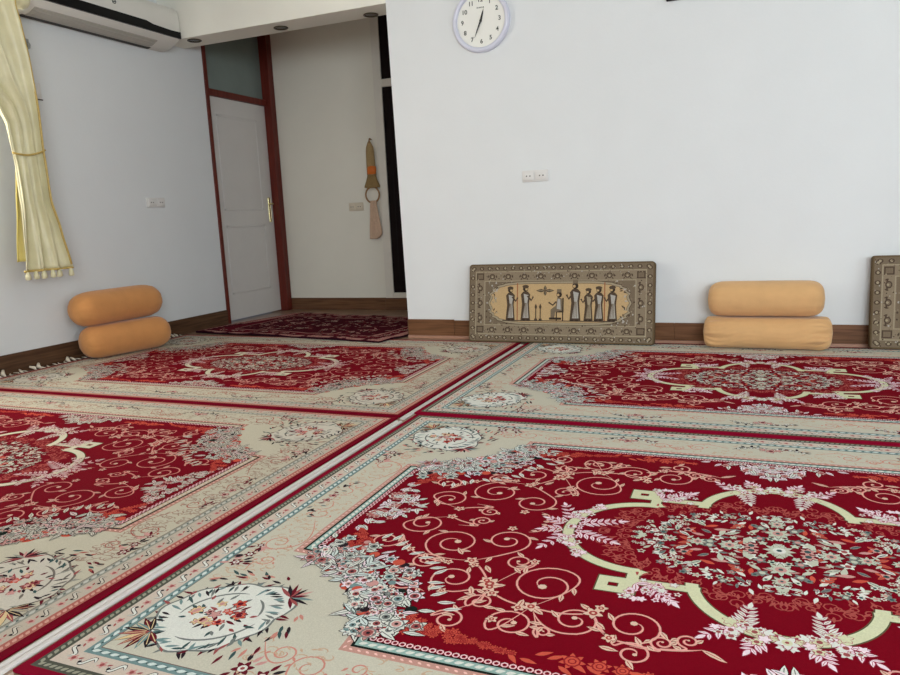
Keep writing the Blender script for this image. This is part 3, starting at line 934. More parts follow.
# ------------------------------------------------------------------ dark red rug in the opening
def rug():
    Rn = random.Random(8)
    HU, HV = 1.0, .62
    dk, pk, mr, cr, bl, br = rgb(72, 14, 28), rgb(180, 130, 122), rgb(94, 18, 34), rgb(176, 148, 134), rgb(44, 16, 28), rgb(124, 56, 56)
    P = Pat(.0002)
    def rect(i, col, l): P.poly([(-HU + i, -HV + i), (HU - i, -HV + i), (HU - i, HV - i), (-HU + i, HV - i)], col, l)
    rect(.012, pk, 1)
    for x, y, a in resample([(-HU + .045, -HV + .045), (HU - .045, -HV + .045), (HU - .045, HV - .045), (-HU + .045, HV - .045)], .06):
        P.flower(x, y, .022, br, 2, 5, None, cr)
    rect(.078, bl, 2); rect(.088, mr, 3)
    for x, y, a in resample([(-HU + .15, -HV + .15), (HU - .15, -HV + .15), (HU - .15, HV - .15), (-HU + .15, HV - .15)], .12):
        P.flower(x, y, .036, cr, 4, 6, bl, br); P.leaf(x + .05 * cos(a), y + .05 * sin(a), a + .6, .06, .02, pk, 4)
    rect(.215, pk, 4); rect(.235, dk, 5)
    P.mir = [(1, 1), (-1, 1), (1, -1), (-1, -1)]
    for k in range(40):
        x, y = Rn.uniform(0, HU - .29), Rn.uniform(0, HV - .29)
        P.flower(x, y, Rn.uniform(.015, .03), Rn.choice((cr, pk, br, mr)), 6, 5, bl, Rn.choice((mr, cr)))
        P.leaf(x + .03, y, Rn.uniform(0, 6), .09, .02, Rn.choice((cr, pk, br)), 6)
    # cut the flat motifs so the rug can sag off the carpet edge and ripple
    me = P.mesh('entrance_rug')
    bm = bmesh.new(); bm.from_mesh(me)
    lay = bm.faces.layers.float_color['tint']
    t = bmesh.new()
    nx, ny = 40, 26
    g = [[t.verts.new((-HU + 2 * HU * i / nx, -HV + 2 * HV * j / ny, 0)) for j in range(ny + 1)] for i in range(nx + 1)]
    for i in range(nx):
        for j in range(ny): t.faces.new((g[i][j], g[i + 1][j], g[i + 1][j + 1], g[i][j + 1]))
    n0 = len(bm.faces)
    merge(bm, t)
    bm.faces.ensure_lookup_table()
    for f in bm.faces[n0:]: f[lay] = dk
    side = [e for e in bm.edges if e.is_boundary and all(abs(v.co.z) < 1e-6 for v in e.verts) and (all(abs(abs(v.co.x) - HU) < 1e-5 for v in e.verts) or all(abs(abs(v.co.y) - HV) < 1e-5 for v in e.verts))]
    ex = bmesh.ops.extrude_edge_only(bm, edges=side)
    for v in [q for q in ex['geom'] if isinstance(q, bmesh.types.BMVert)]: v.co.z -= .008
    for f in [q for q in ex['geom'] if isinstance(q, bmesh.types.BMFace)]: f[lay] = bl
    for k in range(1, 26):
        y = -HV + 2 * HV * k / 26
        bmesh.ops.bisect_plane(bm, geom=bm.verts[:] + bm.edges[:] + bm.faces[:], plane_co=(0, y, 0), plane_no=(0, 1, 0), dist=1e-6)
    for k in range(1, 20):
        x = -HU + 2 * HU * k / 20
        bmesh.ops.bisect_plane(bm, geom=bm.verts[:] + bm.edges[:] + bm.faces[:], plane_co=(x, 0, 0), plane_no=(1, 0, 0), dist=1e-6)
    rot = Matrix.Rotation(-.155, 3, 'Z')
    o = Vector((-3.40, 5.42))
    for v in bm.verts:
        p = rot @ Vector((v.co.x, v.co.y, 0))
        # the last bit of the right front corner is folded a little under
        X, Y = o.x + p.x, o.y + p.y
        s = max(0.0, min(1.0, (4.97 - Y) / .14)); s = s * s * (3 - 2 * s)
        ripple = .0035 * (1 + sin(X * 9 + Y * 2)) + .002 * (1 + sin(X * 21))
        v.co = Vector((X, Y, .0092 + s * .0105 + v.co.z + ripple * (1 if v.co.z >= -.001 else .2)))
    bm.normal_update()
    bm.to_mesh(me); bm.free()
    ob = link('entrance_rug', me, mat('rug pile', None, .95, .18, 160, .3, 500, spec=.04, attr='tint'))
    tag(ob, 'small dark maroon rug lying crooked in the opening by the white door', 'rug')
rug()

# ------------------------------------------------------------------ bolsters
m_peach = mat('peach cotton', rgb(212, 168, 116), 0.85, 0.05, 12, 0.12, 60, sheen=0.2, spec=0.2)
m_peach_shade = mat('shaded peach cotton', rgb(206, 144, 86), 0.85, 0.06, 12, 0.12, 60, sheen=0.2, spec=0.2)  # same cloth as the peach one, shade painted in as darker orange
def bolster_mesh(name, L, rw, rh, seed, wrinkle, flat_top=0.0, flat_bot=.12, p=5.0, knot=0.0):
    Rn = random.Random(seed)
    bm = bmesh.new()
    n, seg = 60, 72
    ph = [Rn.uniform(0, 6.28) for _ in range(8)]
    rings = []
    for i in range(n + 1):
        s = -1 + 2 * (i / n)
        s = math.copysign(abs(s) ** .62, s)                 # more rings near the ends
        r = max(0.0, 1 - abs(s) ** p) ** (1 / 2.3)
        r = max(r, .02)
        ring = []
        for k in range(seg):
            a = 2 * pi * k / seg
            e = abs(s) ** 4
            w = 1 + wrinkle * (.030 * e * sin(9 * a + ph[0] + 2 * s) + .022 * e * sin(17 * a + ph[1]) + .006 * sin(5 * a + 6 * s + ph[2]) * abs(s))
            w += wrinkle * .012 * sin(23 * a + 5 * sin(6 * s + ph[4])) * (.25 + e)
            x, z = rw * r * w * cos(a), rh * r * w * sin(a)
            lo, hi = -rh * (1 - flat_bot), rh * (1 - flat_top)
            if z < lo: z = lo + (z - lo) * .05
            if flat_top and z > hi: z = hi + (z - hi) * .2
            ring.append(bm.verts.new((s * L / 2, x, z)))
        rings.append(ring)
    for A, B in zip(rings, rings[1:]):
        for k in range(seg): bm.faces.new((A[k], A[(k + 1) % seg], B[(k + 1) % seg], B[k]))
    bm.faces.new(rings[0]); bm.faces.new(rings[-1])
    if knot:                                               # gathered tie of the cover at both ends
        for sg in (-1, 1):
            pts = [(sg * (L / 2 - .012), -.02, .012), (sg * (L / 2 + .008), -.035, .018), (sg * (L / 2 + knot), -.05, .012), (sg * (L / 2 + knot + .004), -.06, -.004)]
            add_tube(bm, pts, [.03, .02, .022, .008], 12)
    return bm
def bolster(bm, m, loc, rot, label, group):
    o = obj('bolster', bm, m, None, True)
    o.location, o.rotation_euler = loc, rot
    return tag(o, label, 'bolster', group)
GA, GB = 'peach bolsters stacked at the clock wall', 'orange bolsters stacked at the left wall'
bolster(bolster_mesh('bolster', .735, .125, .104, 1, 4.2, .10, .10, 12.0, 0), m_peach, (.108, 4.830, .1075), (0, 0, -.02),
        'creased peach bolster lying on the carpet, lower one of the pair by the clock wall', GA)
bolster(bolster_mesh('bolster', .665, .114, .112, 2, .8, 0, .08, 10.0), m_peach, (.097, 4.845, .3140), (0, 0, -.01),
        'smooth peach bolster resting on top of the pair by the clock wall', GA)
bolster(bolster_mesh('bolster', .69, .127, .126, 3, .7, .09, .08, 7.0), m_peach_shade, (-4.315, 4.042, .1300), (0, 0, pi / 2 - .22),
        'peach bolster tinted orange for shade, lying on the carpet, lower one of the pair by the left wall', GB)
bolster(bolster_mesh('bolster', .775, .126, .128, 4, .6, 0, .08, 7.0), m_peach_shade, (-4.390, 4.062, .3660), (0, -.0, pi / 2 - .03),
        'peach bolster tinted orange for shade, on top of the pair below the yellow curtain', GB)

# ------------------------------------------------------------------ patterned floor cushions leaning on the wall
m_tap = mat('tapestry weave', None, 0.9, 0.16, 240, 0.2, 500, spec=.06, attr='tint')
def cushion_mesh(name, W, Hh, D, seed):
    """upright slab, front facing -y, woven motif on the front; origin at the middle of the bottom front edge"""
    Rn = random.Random(seed)
    base, dk, lt, tan, gy, md, bk = rgb(136, 122, 102), rgb(82, 68, 56), rgb(158, 146, 122), rgb(188, 160, 118), rgb(170, 166, 158), rgb(118, 104, 86), rgb(58, 48, 42)
    P = Pat(.00018)
    def rect(x0, x1, y0, y1, col, l): P.poly([(x0, y0), (x1, y0), (x1, y1), (x0, y1)], col, l)
    hw = W / 2 - .010
    y0, y1 = .012, Hh - .012
    rect(-hw, hw, y0, y1, md, 1)
    def beads(a, b, horiz, c0, pitch, l, r, c1, c2):
        n = int(round((b - a) / pitch))
        for k in range(n):
            t = a + (b - a) * (k + .5) / n
            x, y = (t, c0) if horiz else (c0, t)
            P.disc(x, y, r, c1, l, 8, r * .8); P.disc(x, y, r * .5, c2, l + 1, 6)
    w1, w2 = .040, .060                                   # outer and inner guard stripes
    for yy in (y0 + w1 / 2, y1 - w1 / 2): beads(-hw, hw, True, yy, .058, 2, .017, dk, lt)
    for xx in (-hw + w1 / 2, hw - w1 / 2): beads(y0, y1, False, xx, .058, 2, .017, dk, lt)
    def frame(i, w, col, l):
        rect(-hw + i, hw - i, y0 + i, y0 + i + w, col, l); rect(-hw + i, hw - i, y1 - i - w, y1 - i, col, l)
        rect(-hw + i, -hw + i + w, y0 + i, y1 - i, col, l); rect(hw - i - w, hw - i, y0 + i, y1 - i, col, l)
    frame(w1, .007, lt, 3)
    rect(-hw + w1 + .007, hw - w1 - .007, y0 + w1 + .007, y1 - w1 - .007, base, 2)
    i2 = w1 + .007
    for k in range(900):                                  # mottled weave of the borders
        x, y = Rn.uniform(-hw + .004, hw - .004), Rn.uniform(y0 + .004, y1 - .004)
        P.disc(x, y, Rn.uniform(.0025, .0055), Rn.choice((dk, lt, md, base, gy)), 3, 5)
    def hook(x, y, rot):
        P.disc(x, y, .022, dk, 4, 10, .019, rot); P.disc(x, y, .0145, md, 5, 9, .012, rot); P.disc(x - .004 * sin(rot), y - .004 * cos(rot), .0075, lt, 6, 7)
        for sg in (-1, 1):
            P.leaf(x + sg * .034 * cos(rot), y + sg * .034 * sin(rot) - .010 * cos(rot), rot + pi / 2 + sg * .35, .024, .011, dk, 4)
            P.leaf(x + sg * .016 * cos(rot) - .014 * sin(rot), y + sg * .016 * sin(rot) - .014 * cos(rot), rot - pi / 2 + sg * .8, .016, .009, dk, 4)
    nb = 9
    for k in range(nb):
        x = (-hw + i2 + w2) + (2 * hw - 2 * i2 - 2 * w2) * (k + .5) / nb
        hook(x, y0 + i2 + w2 / 2, 0); hook(x, y1 - i2 - w2 / 2, 0)
    for k in range(3):
        y = (y0 + i2 + w2) + (y1 - y0 - 2 * i2 - 2 * w2) * (k + .5) / 3
        hook(-hw + i2 + w2 / 2, y, pi / 2); hook(hw - i2 - w2 / 2, y, pi / 2)
    for sx in (-1, 1):
        for yy in (y0 + i2 + w2 / 2, y1 - i2 - w2 / 2):
            xx = sx * (hw - i2 - w2 / 2)
            rect(xx - .027, xx + .027, yy - .024, yy + .024, dk, 3); rect(xx - .019, xx + .019, yy - .016, yy + .016, md, 4)
    i3 = i2 + w2
    frame(i3, .006, lt, 3)
    fx, fy0, fy1 = hw - i3 - .010, y0 + i3 + .006, y1 - i3 - .006
    rect(-fx, fx, fy0, fy1, md, 3)
    for k in range(420):                                  # mottled ground
        x, y = Rn.uniform(-fx, fx), Rn.uniform(fy0, fy1)
        P.disc(x, y, Rn.uniform(.004, .008), Rn.choice((base, dk, gy, base)), 4, 5)
    cy, hh, ww = (fy0 + fy1) / 2, (fy1 - fy0) / 2 - .002, fx - .030
    def lobed(g, col, l):
        pts = []
        for k in range(72):
            a = 2 * pi * k / 72
            sx = math.copysign(abs(cos(a)) ** .42, cos(a)); sy = math.copysign(abs(sin(a)) ** .62, sin(a))
            q = 1 + .022 * cos(24 * a)
            pts.append((sx * (ww - g) * q, cy + sy * (hh - g)))
        P.poly(pts, col, l)
    lobed(-.004, dk, 5); lobed(0, lt, 6); lobed(.012, md, 7); lobed(.016, tan, 8)
    for k in range(30):                                   # leafy ends of the panel
        sg = -1 if k % 2 else 1
        y = cy + Rn.uniform(-.75, .75) * hh
        P.leaf(sg * (ww - .035 - .02 * abs(y - cy) / hh), y, Rn.uniform(0, 6.28), .024, .010, Rn.choice((lt, dk, gy)), 9)
    g0 = cy - hh * .80
    rect(-ww * .80, ww * .80, g0 - .007, g0, dk, 9)
    def figure(x, s, face, hat, staff=False, seated=False, robe=gy):
        s *= 1.16
        h = .215 * s
        f = face
        if seated:
            rect(x - .055, x + .03, g0 + .005, g0 + .020, bk, 10); rect(x - .008, x + .045, g0 + .055, g0 + .068, bk, 10)
            for xx in (x - .004, x + .04): rect(xx - .004, xx + .004, g0 + .0, g0 + .06, bk, 10)
            rect(x + .036, x + .046, g0 + .06, g0 + .155, bk, 10)
            P.poly([(x - .045, g0 + .02), (x - .018, g0 + .02), (x - .012, g0 + .058), (x + .036, g0 + .066), (x + .034, g0 + .15), (x + .002, g0 + .16), (x - .010, g0 + .10), (x - .045, g0 + .075)], md, 11)
            P.poly([(x - .002, g0 + .08), (x + .026, g0 + .075), (x + .022, g0 + .145), (x + .004, g0 + .15)], robe, 12)
            P.ribbon([(x - .005, g0 + .13), (x - .03, g0 + .105), (x - .06, g0 + .125)], .011, dk, 13, False)
            hy = g0 + .178
            hx = x + .014
        else:
            P.poly([(x - .030 * s, g0), (x + .030 * s, g0), (x + .022 * s, g0 + h * .45), (x + .029 * s, g0 + h * .72), (x + .014 * s, g0 + h * .80), (x - .014 * s, g0 + h * .80), (x - .029 * s, g0 + h * .72), (x - .021 * s, g0 + h * .45)], dk, 10)
            P.poly([(x - .016 * s, g0 + .016), (x + .020 * s, g0 + .016), (x + .012 * s, g0 + h * .5), (x + .019 * s, g0 + h * .7), (x - .012 * s, g0 + h * .74), (x - .004 * s, g0 + h * .45)], robe, 11)
            for k in range(3): P.ribbon([(x - .010 * s + k * .010 * s, g0 + .02), (x - .002 * s + k * .004 * s, g0 + h * .48)], .004, md, 12, False)
            P.ribbon([(x + f * .012 * s, g0 + h * .68), (x + f * .036 * s, g0 + h * .55), (x + f * .048 * s, g0 + h * .66)], .011 * s, dk, 13, False)
            for sg in (-1, 1): P.leaf(x + sg * .013 * s - f * .01, g0 + .002, 0 if f > 0 else pi, .026 * s, .012, bk, 12)
            hx, hy = x, g0 + h * .88
        P.disc(hx, hy, .017 * s, bk, 13, 9, .019 * s)
        P.disc(hx + f * .006 * s, hy - .003, .0085 * s, tan, 14, 7)
        if hat == 1: rect(hx - .014 * s, hx + .014 * s, hy + .012 * s, hy + .032 * s, md, 14)
        if hat == 2: P.disc(hx, hy + .012 * s, .021 * s, dk, 14, 8, .011 * s)
        if staff: P.ribbon([(x + f * .046 * s, g0), (x + f * .046 * s, g0 + h * 1.08)], .007, rgb(150, 92, 64), 12, False)
    figure(-.335, .96, 1, 2, True); figure(-.225, 1.0, 1, 2)
    for xx in (-.150, -.118):                             # two small stands
        rect(xx - .004, xx + .004, g0, g0 + .085, dk, 10); P.leaf(xx, g0 + .075, pi / 2, .04, .018, dk, 11); rect(xx - .011, xx + .011, g0, g0 + .012, dk, 11)
    figure(.0, 1.0, -1, 1, False, True); figure(.125, 1.08, -1, 1); figure(.215, .9, -1, 2, False, False, lt); figure(.285, .95, -1, 2); figure(.375, .96, -1, 2, True, False, gy)
    oy = g0 + .205                                        # plain leafy ornament above the stands
    for a, l in ((0, .05), (pi, .05), (pi / 2, .028), (-pi / 2, .028)): P.leaf(-.085, oy, a, l * 1.3, .022, dk, 10, None, lt)
    # slab
    bm = bmesh.new()
    me = P.mesh(name)
    bm.from_mesh(me)
    lay = bm.faces.layers.float_color['tint']
    for v in bm.verts: v.co = Vector((v.co.x, -v.co.z - .0002, v.co.y))
    bmesh.ops.reverse_faces(bm, faces=[f for f in bm.faces if f.normal.y > 0])
    bm.normal_update()
    for f in bm.faces:
        if f.normal.y > 0: f.normal_flip()
    t = bmesh.new()
    vs = [t.verts.new((x, y, z)) for x in (-W / 2, W / 2) for y in (0, D) for z in (0, Hh)]
    for f in ((0, 1, 3, 2), (4, 6, 7, 5), (0, 4, 5, 1), (2, 3, 7, 6), (0, 2, 6, 4), (1, 5, 7, 3)): t.faces.new([vs[i] for i in f])
    bmesh.ops.recalc_face_normals(t, faces=t.faces[:])
    bmesh.ops.bevel(t, geom=[e for e in t.edges if abs(e.verts[0].co.y - e.verts[1].co.y) > .01], offset=.022, segments=5, profile=.5, affect='EDGES')
    bmesh.ops.bevel(t, geom=[e for e in t.edges if all(abs(v.co.y) < 1e-6 for v in e.verts) or all(abs(v.co.y - D) < 1e-6 for v in e.verts)], offset=.010, segments=3, profile=.5, affect='EDGES')
    n0 = len(bm.faces); merge(bm, t)
    bm.faces.ensure_lookup_table()
    for f in bm.faces[n0:]: f[lay] = rgb(104, 88, 66)
    # plump the slab a little: sides bow, the top edge sags towards the ends
    bmesh.ops.remove_doubles(bm, verts=list({v for f in bm.faces[n0:] for v in f.verts}), dist=1e-6)
    bm.to_mesh(me); bm.free()
    return me
def cushion(me, x, y, tilt, label, sy=0.0):
    o = link('floor_cushion', me, m_tap)
    o.location = (x, y, .0125)
    o.rotation_euler = (-tilt, sy, 0)
    return tag(o, label, 'floor cushion', 'tapestry floor cushions leaning on the clock wall')
cu = cushion_mesh('floor_cushion', 1.295, .552, .075, 4)
cushion(cu, -1.21, 4.800, .155, 'brown tapestry floor cushion with tan panel of robed figures, under the wall socket', 0.0)
cushion(cu, 1.322, 4.850, .075, 'brown tapestry floor cushion cut off by the right edge of the photo')

# ------------------------------------------------------------------ wall clock
ck = empty('wall_clock', (-1.728, YW, 2.216))
tag(ck, 'round white wall clock with a pale lilac rim and black hands', 'clock')
CR = .207
m_rim = mat('lilac white rim', rgb(212, 214, 228), 0.3, 0.01, 10)
m_face = mat('clock face', rgb(236, 236, 228), 0.45, 0.01, 10)
m_ink = mat('dark numerals', rgb(72, 76, 70), 0.6, 0.03, 10)
m_hand = mat('black hands', rgb(34, 38, 36), 0.5, 0.03, 10)
bm = bmesh.new()
prof = [(CR, 0), (CR, -.022), (CR - .006, -.034), (CR - .016, -.038), (CR - .028, -.034), (CR - .034, -.024), (CR - .034, -.006)]
seg = 72
rings = [[bm.verts.new((r * cos(2 * pi * k / seg), y, r * sin(2 * pi * k / seg))) for k in range(seg)] for r, y in prof]
for A, B in zip(rings, rings[1:]):
    for k in range(seg): bm.faces.new((A[k], A[(k + 1) % seg], B[(k + 1) % seg], B[k]))
obj('rim', bm, m_rim, ck, True)
bm = bmesh.new(); add_lathe(bm, [(CR - .03, -.001), (CR - .03, -.016), (.001, -.016)], (0, 0, 0), 'Y', 64)
fc = obj('clock_face', bm, m_face, ck)
for n in range(1, 13):
    cu_ = bpy.data.curves.new('numeral', 'FONT')
    cu_.body = str(n); cu_.size = .040; cu_.align_x = 'CENTER'; cu_.align_y = 'CENTER'; cu_.extrude = .0006; cu_.offset = .0007
    tmp = bpy.data.objects.new('tmp_numeral', cu_); COL.objects.link(tmp)
    me = bpy.data.meshes.new_from_object(tmp.evaluated_get(bpy.context.evaluated_depsgraph_get()))
    bpy.data.objects.remove(tmp)
    me.name = 'numeral'
    me.materials.clear()
    o = link('numeral', me, m_ink, ck)
    a = radians(90 - 30 * n)
    o.rotation_euler = (pi / 2, 0, 0)
    o.location = (.135 * cos(a), -.0172, .135 * sin(a))
bm = bmesh.new()                                           # tiny illegible lettering under the twelve
for k, w in enumerate((.006, .004, .006, .005, .004, .006)):
    add_box(bm, -.026 + k * .009, -.026 + k * .009 + w, -.0172, -.0160, .082, .089)
obj('dial_lettering', bm, m_ink, ck)
def hand(name, ang, l, w, back, y):
    bm = bmesh.new()
    dx, dz = sin(ang), cos(ang)
    def p(t, s): return (t * dx + s * dz, t * dz - s * dx)
    poly = [p(-back, -w * .5), p(0, -w * .8), p(l * .6, -w * .55), p(l, 0), p(l * .6, w * .55), p(0, w * .8), p(-back, w * .5)]
    add_prism(bm, poly, 'XZ', y - .0008, y + .0008)
    return obj(name, bm, m_hand, ck)
hand('hour_hand', radians(17), .078, .010, .012, -.020)
hand('minute_hand', radians(204), .118, .0075, .012, -.0225)
bm = bmesh.new(); add_lathe(bm, [(.008, -.016), (.008, -.0255), (.001, -.026)], (0, 0, 0), 'Y', 16)
obj('hub', bm, m_hand, ck)

# ------------------------------------------------------------------ sockets
m_socket = mat('socket plastic', rgb(222, 220, 216), 0.35, 0.01, 10)
m_hole = mat('socket hole', rgb(70, 66, 62), 0.6, 0.02, 10)
def socket(loc, rot, w, hgt, label, n=2, m=None):
    r = empty('wall_socket', loc, (0, 0, rot))
    tag(r, label, 'socket')
    bm = bmesh.new(); add_box(bm, -w / 2, w / 2, -.012, 0, -hgt / 2, hgt / 2, .005, 2)
    obj('plate', bm, m or m_socket, r, True, 40)
    for k in range(n):
        x = (k - (n - 1) / 2) * w / n
        bm = bmesh.new(); add_box(bm, x - w / n * .40, x + w / n * .40, -.020, -.011, -hgt * .36, hgt * .36, .004, 2)
        ins = obj('socket_insert', bm, m or m_socket, r, True, 40)
        bm = bmesh.new()
        for sg in (-1, 1): add_lathe(bm, [(.005, -.0199), (.005, -.0207), (.001, -.0207)], (x + sg * .012, 0, 0), 'Y', 10)
        obj('pin_hole', bm, m_hole, ins)
socket((-1.376, YW, 1.155), 0, .185, .078, 'white double socket on the clock wall above the floor cushion')
socket((XL, 4.714, 1.132), pi / 2, .20, .078, 'white double socket on the left wall above the orange bolsters')
socket((-3.672, YH, 1.048), 0, .165, .082, 'cream double socket on the hall wall beside the hanging towel', 2, mat('cream socket plastic', rgb(214, 202, 180), .4, .01, 10))
# small fittings beside the curtain
r = empty('wall_switch', (XL, 3.735, 1.885), (0, 0, pi / 2)); tag(r, 'small white switch on the left wall next to the yellow curtain', 'switch')
bm = bmesh.new(); add_box(bm, -.032, .032, -.012, 0, -.055, .055, .005, 2); obj('plate', bm, m_socket, r, True, 40)
bm = bmesh.new(); add_box(bm, -.018, .018, -.020, -.011, -.026, .026, .004, 2); obj('rocker', bm, m_socket, r, True, 40)
bm = bmesh.new(); add_box(bm, -.035, .035, -.016, -.0121, -.062, -.054, .001, 1); obj('lower_lip', bm, m_hole, r)
r = empty('wall_hook', (XL, 3.70, 2.19), (0, 0, pi / 2)); tag(r, 'small grey hook on the left wall under the air conditioner', 'hook')
m_greyp = mat('grey plastic', rgb(150, 154, 152), .4, .02, 10)
bm = bmesh.new(); add_box(bm, -.025, .025, -.010, 0, -.03, .03, .004, 2); obj('back_plate', bm, m_greyp, r, True, 40)
bm = bmesh.new(); add_tube(bm, [(0, -.009, .012), (0, -.03, .0), (0, -.042, -.018), (0, -.034, -.034), (0, -.022, -.034)], .007, 8); obj('hook_arm', bm, m_greyp, r)

# ------------------------------------------------------------------ recessed spotlights in the soffit of the beam
m_lens = mat('unlit lamp lens', rgb(60, 52, 38), .25, .1, 20)
for x, y, lb in ((-4.27, 5.065, 'unlit recessed spotlight in the beam beside the air conditioner'), (-3.455, 5.12, 'unlit recessed spotlight in the beam above the white door and hall'), (-2.68, 5.175, 'unlit recessed spotlight in the beam at the right jamb')):
    r = empty('recessed_spotlight', (x, y, ZB)); tag(r, lb, 'spotlight', 'spotlights in the beam')
    zz = -.012 if y < YW + .10 + .03 and False else 0
    bm = bmesh.new()
    prof = [(.056, -.001), (.058, -.006), (.054, -.009), (.046, -.007), (.044, -.001)]
    rings = [[bm.verts.new((q * cos(2 * pi * k / 28), q * sin(2 * pi * k / 28), z)) for k in range(28)] for q, z in prof]
    for A, B in zip(rings, rings[1:]):
        for k in range(28): bm.faces.new((A[k], A[(k + 1) % 28], B[(k + 1) % 28], B[k]))
    obj('ring', bm, m_chrome, r, True)
    bm = bmesh.new(); add_lathe(bm, [(.0445, -.001), (.04, -.004), (.001, -.0045)], (0, 0, 0), 'Z', 24)
    obj('lens', bm, m_lens, r)

# ------------------------------------------------------------------ picture frame at the very top
pf = empty('picture_frame', (-.05, YW, 2.46)); tag(pf, 'black picture frame on the clock wall, barely showing at the top edge', 'picture')
bm = bmesh.new()
for q in ((-.455, .455, -.30, -.265), (-.455, .455, .265, .30), (-.455, -.42, -.265, .265), (.42, .455, -.265, .265)):
    add_box(bm, q[0], q[1], -.025, -.001, q[2], q[3], .003, 1)
obj('frame', bm, m_black, pf)
bm = bmesh.new(); add_box(bm, -.42, .42, -.010, -.001, -.265, .265)
obj('print', bm, mat('plain print', rgb(208, 200, 184), .5, .05, 6), pf)

# ------------------------------------------------------------------ air conditioner on the left wall
ac = empty('air_conditioner', (XL, 0, 0)); tag(ac, 'white split air conditioner with a black front stripe, high on the left wall', 'air conditioner')
A0, A1 = 3.63, 4.965
m_acw = mat('off white casing', rgb(222, 220, 212), .4, .01, 10)
m_flap = mat('grey louver', rgb(176, 172, 162), .45, .03, 10)
bm = bmesh.new()
prof = [(.0, 2.360), (.05, 2.358), (.10, 2.366), (.165, 2.398), (.205, 2.428), (.218, 2.440), (.222, 2.50), (.222, 2.60), (.212, 2.645), (.19, 2.665), (.0, 2.668)]
add_prism(bm, prof, 'XZ', A0, A1)
bmesh.ops.bevel(bm, geom=[e for e in bm.edges if (abs(e.verts[0].co.y - A1) < 1e-6 and abs(e.verts[1].co.y - A1) < 1e-6) or (abs(e.verts[0].co.y - A0) < 1e-6 and abs(e.verts[1].co.y - A0) < 1e-6)], offset=.012, segments=3, profile=.5, affect='EDGES')
obj('casing', bm, m_acw, ac, True, 35)
bm = bmesh.new()
st = [(A0 + .02, 2.434), (A1 - .004, 2.434), (A1 - .004, 2.484), (A1 - .11, 2.480), (A1 - .30, 2.486), (A1 - .37, 2.500), (A0 + .02, 2.500)]
add_prism(bm, st, 'YZ', .195, .229)
bs = obj('front_stripe', bm, m_black, ac); bs['label'] = 'glossy black stripe with a stepped display end'
bm = bmesh.new()
sx, sz = .165 - .05, 2.398 - 2.358
def flap(d0, d1, off, y0, y1, m_i=0):
    # quad bar following the slanted underside
    def z(dd):
        if dd < .10: return 2.358 + (dd - .05) / .05 * .008
        if dd < .165: return 2.366 + (dd - .10) / .065 * .032
        return 2.398 + (dd - .165) / .04 * .030
    add_prism(bm, [(d0, z(d0) - off), (d1, z(d1) - off), (d1, z(d1) + .004), (d0, z(d0) + .004)], 'XZ', y0, y1, m_i)
flap(.060, .084, .004, A0 + .05, A1 - .20); flap(.088, .099, .005, A0 + .05, A1 - .20); flap(.104, .132, .007, A0 + .05, A1 - .20); flap(.137, .160, .005, A0 + .05, A1 - .20)
obj('louver', bm, m_flap, ac)
bm = bmesh.new(); flap(.022, .056, .003, A0 + .03, A1 - .17)
ai = obj('air_slot', bm, mat('dark slot', rgb(48, 46, 44), .6, .05, 10), ac); ai['label'] = 'dark slot along the rear of the underside'
bm = bmesh.new()
add_tube(bm, [(.2235, 4.30 + .016 * cos(q * pi / 8), 2.565 + .013 * sin(q * pi / 8)) for q in range(16)], .0028, 6, closed=True)
add_tube(bm, [(.2235, 4.288, 2.562), (.2235, 4.312, 2.568)], .0035, 6)
em = obj('emblem', bm, m_ink, ac); em['label'] = 'small grey oval emblem'

# ------------------------------------------------------------------ curtain tied back at the left window
m_satin = mat('pale yellow satin', rgb(222, 216, 176), 0.38, 0.10, 9, 0.08, 40, sheen=.3)
m_gold = mat('gold trim', rgb(196, 168, 92), 0.4, 0.15, 60)
m_lining = mat('gold lining', rgb(206, 190, 110), 0.45, 0.08, 12)
ct = empty('curtain', (-4.30, 3.4, 0)); tag(ct, 'pale yellow satin curtain with tassel hem, tied back at the left edge of the photo', 'curtain')
def lerp_tab(tab, z):
    for (z0, a0), (z1, a1) in zip(tab, tab[1:]):
        if z0 >= z >= z1:
            t = (z0 - z) / (z0 - z1)
            t2 = t * t * (3 - 2 * t)
            return a0 + (a1 - a0) * (t * .6 + t2 * .4)
    return tab[-1][1] if z < tab[-1][0] else tab[0][1]
Rtab = [(2.48, .060), (2.34, .045), (2.22, .068), (2.0, .095), (1.7, .112), (1.45, .108), (1.36, .112), (1.135, .115), (.937, .161), (.72, .205), (.62, .235)]
Ltab = [(2.48, -.62), (2.2, -.55), (1.9, -.36), (1.7, -.16), (1.6, -.118), (1.5, -.112), (1.42, -.105), (1.35, -.098), (1.1, -.10), (.8, -.125), (.62, -.150)]
def curtain_sheet(bm, z0, z1, lt, rt_, xo, folds, amp, ph, zn=60, sn=90, skew=0.0):
    g = []
    for j in range(zn + 1):
        z = z0 + (z1 - z0) * j / zn
        l, r = lerp_tab(lt, z), lerp_tab(rt_, z)
        row = []
        for i in range(sn + 1):
            s = i / sn
            wv = sin(s * folds * 2 * pi + ph + .4 * sin(z * 4)) + .35 * sin(s * folds * 4.3 * pi + ph * 2 + z)
            a = amp * (.55 + .45 * min(1, abs(z - 1.42) * 3 + .25))
            zz = z + skew * (s - .5) * ((z0 - z) / (z0 - z1))
            row.append(bm.verts.new((xo + a * wv, l + (r - l) * s + .006 * sin(s * folds * 2 * pi + ph + 1.2), zz)))
        g.append(row)
    for j in range(zn):
        for i in range(sn):
            f = bm.faces.new((g[j][i], g[j][i + 1], g[j + 1][i + 1], g[j + 1][i])); f.smooth = True
    return g
def thick(o, t=.004):
    md = o.modifiers.new('thickness', 'SOLIDIFY'); md.thickness = t
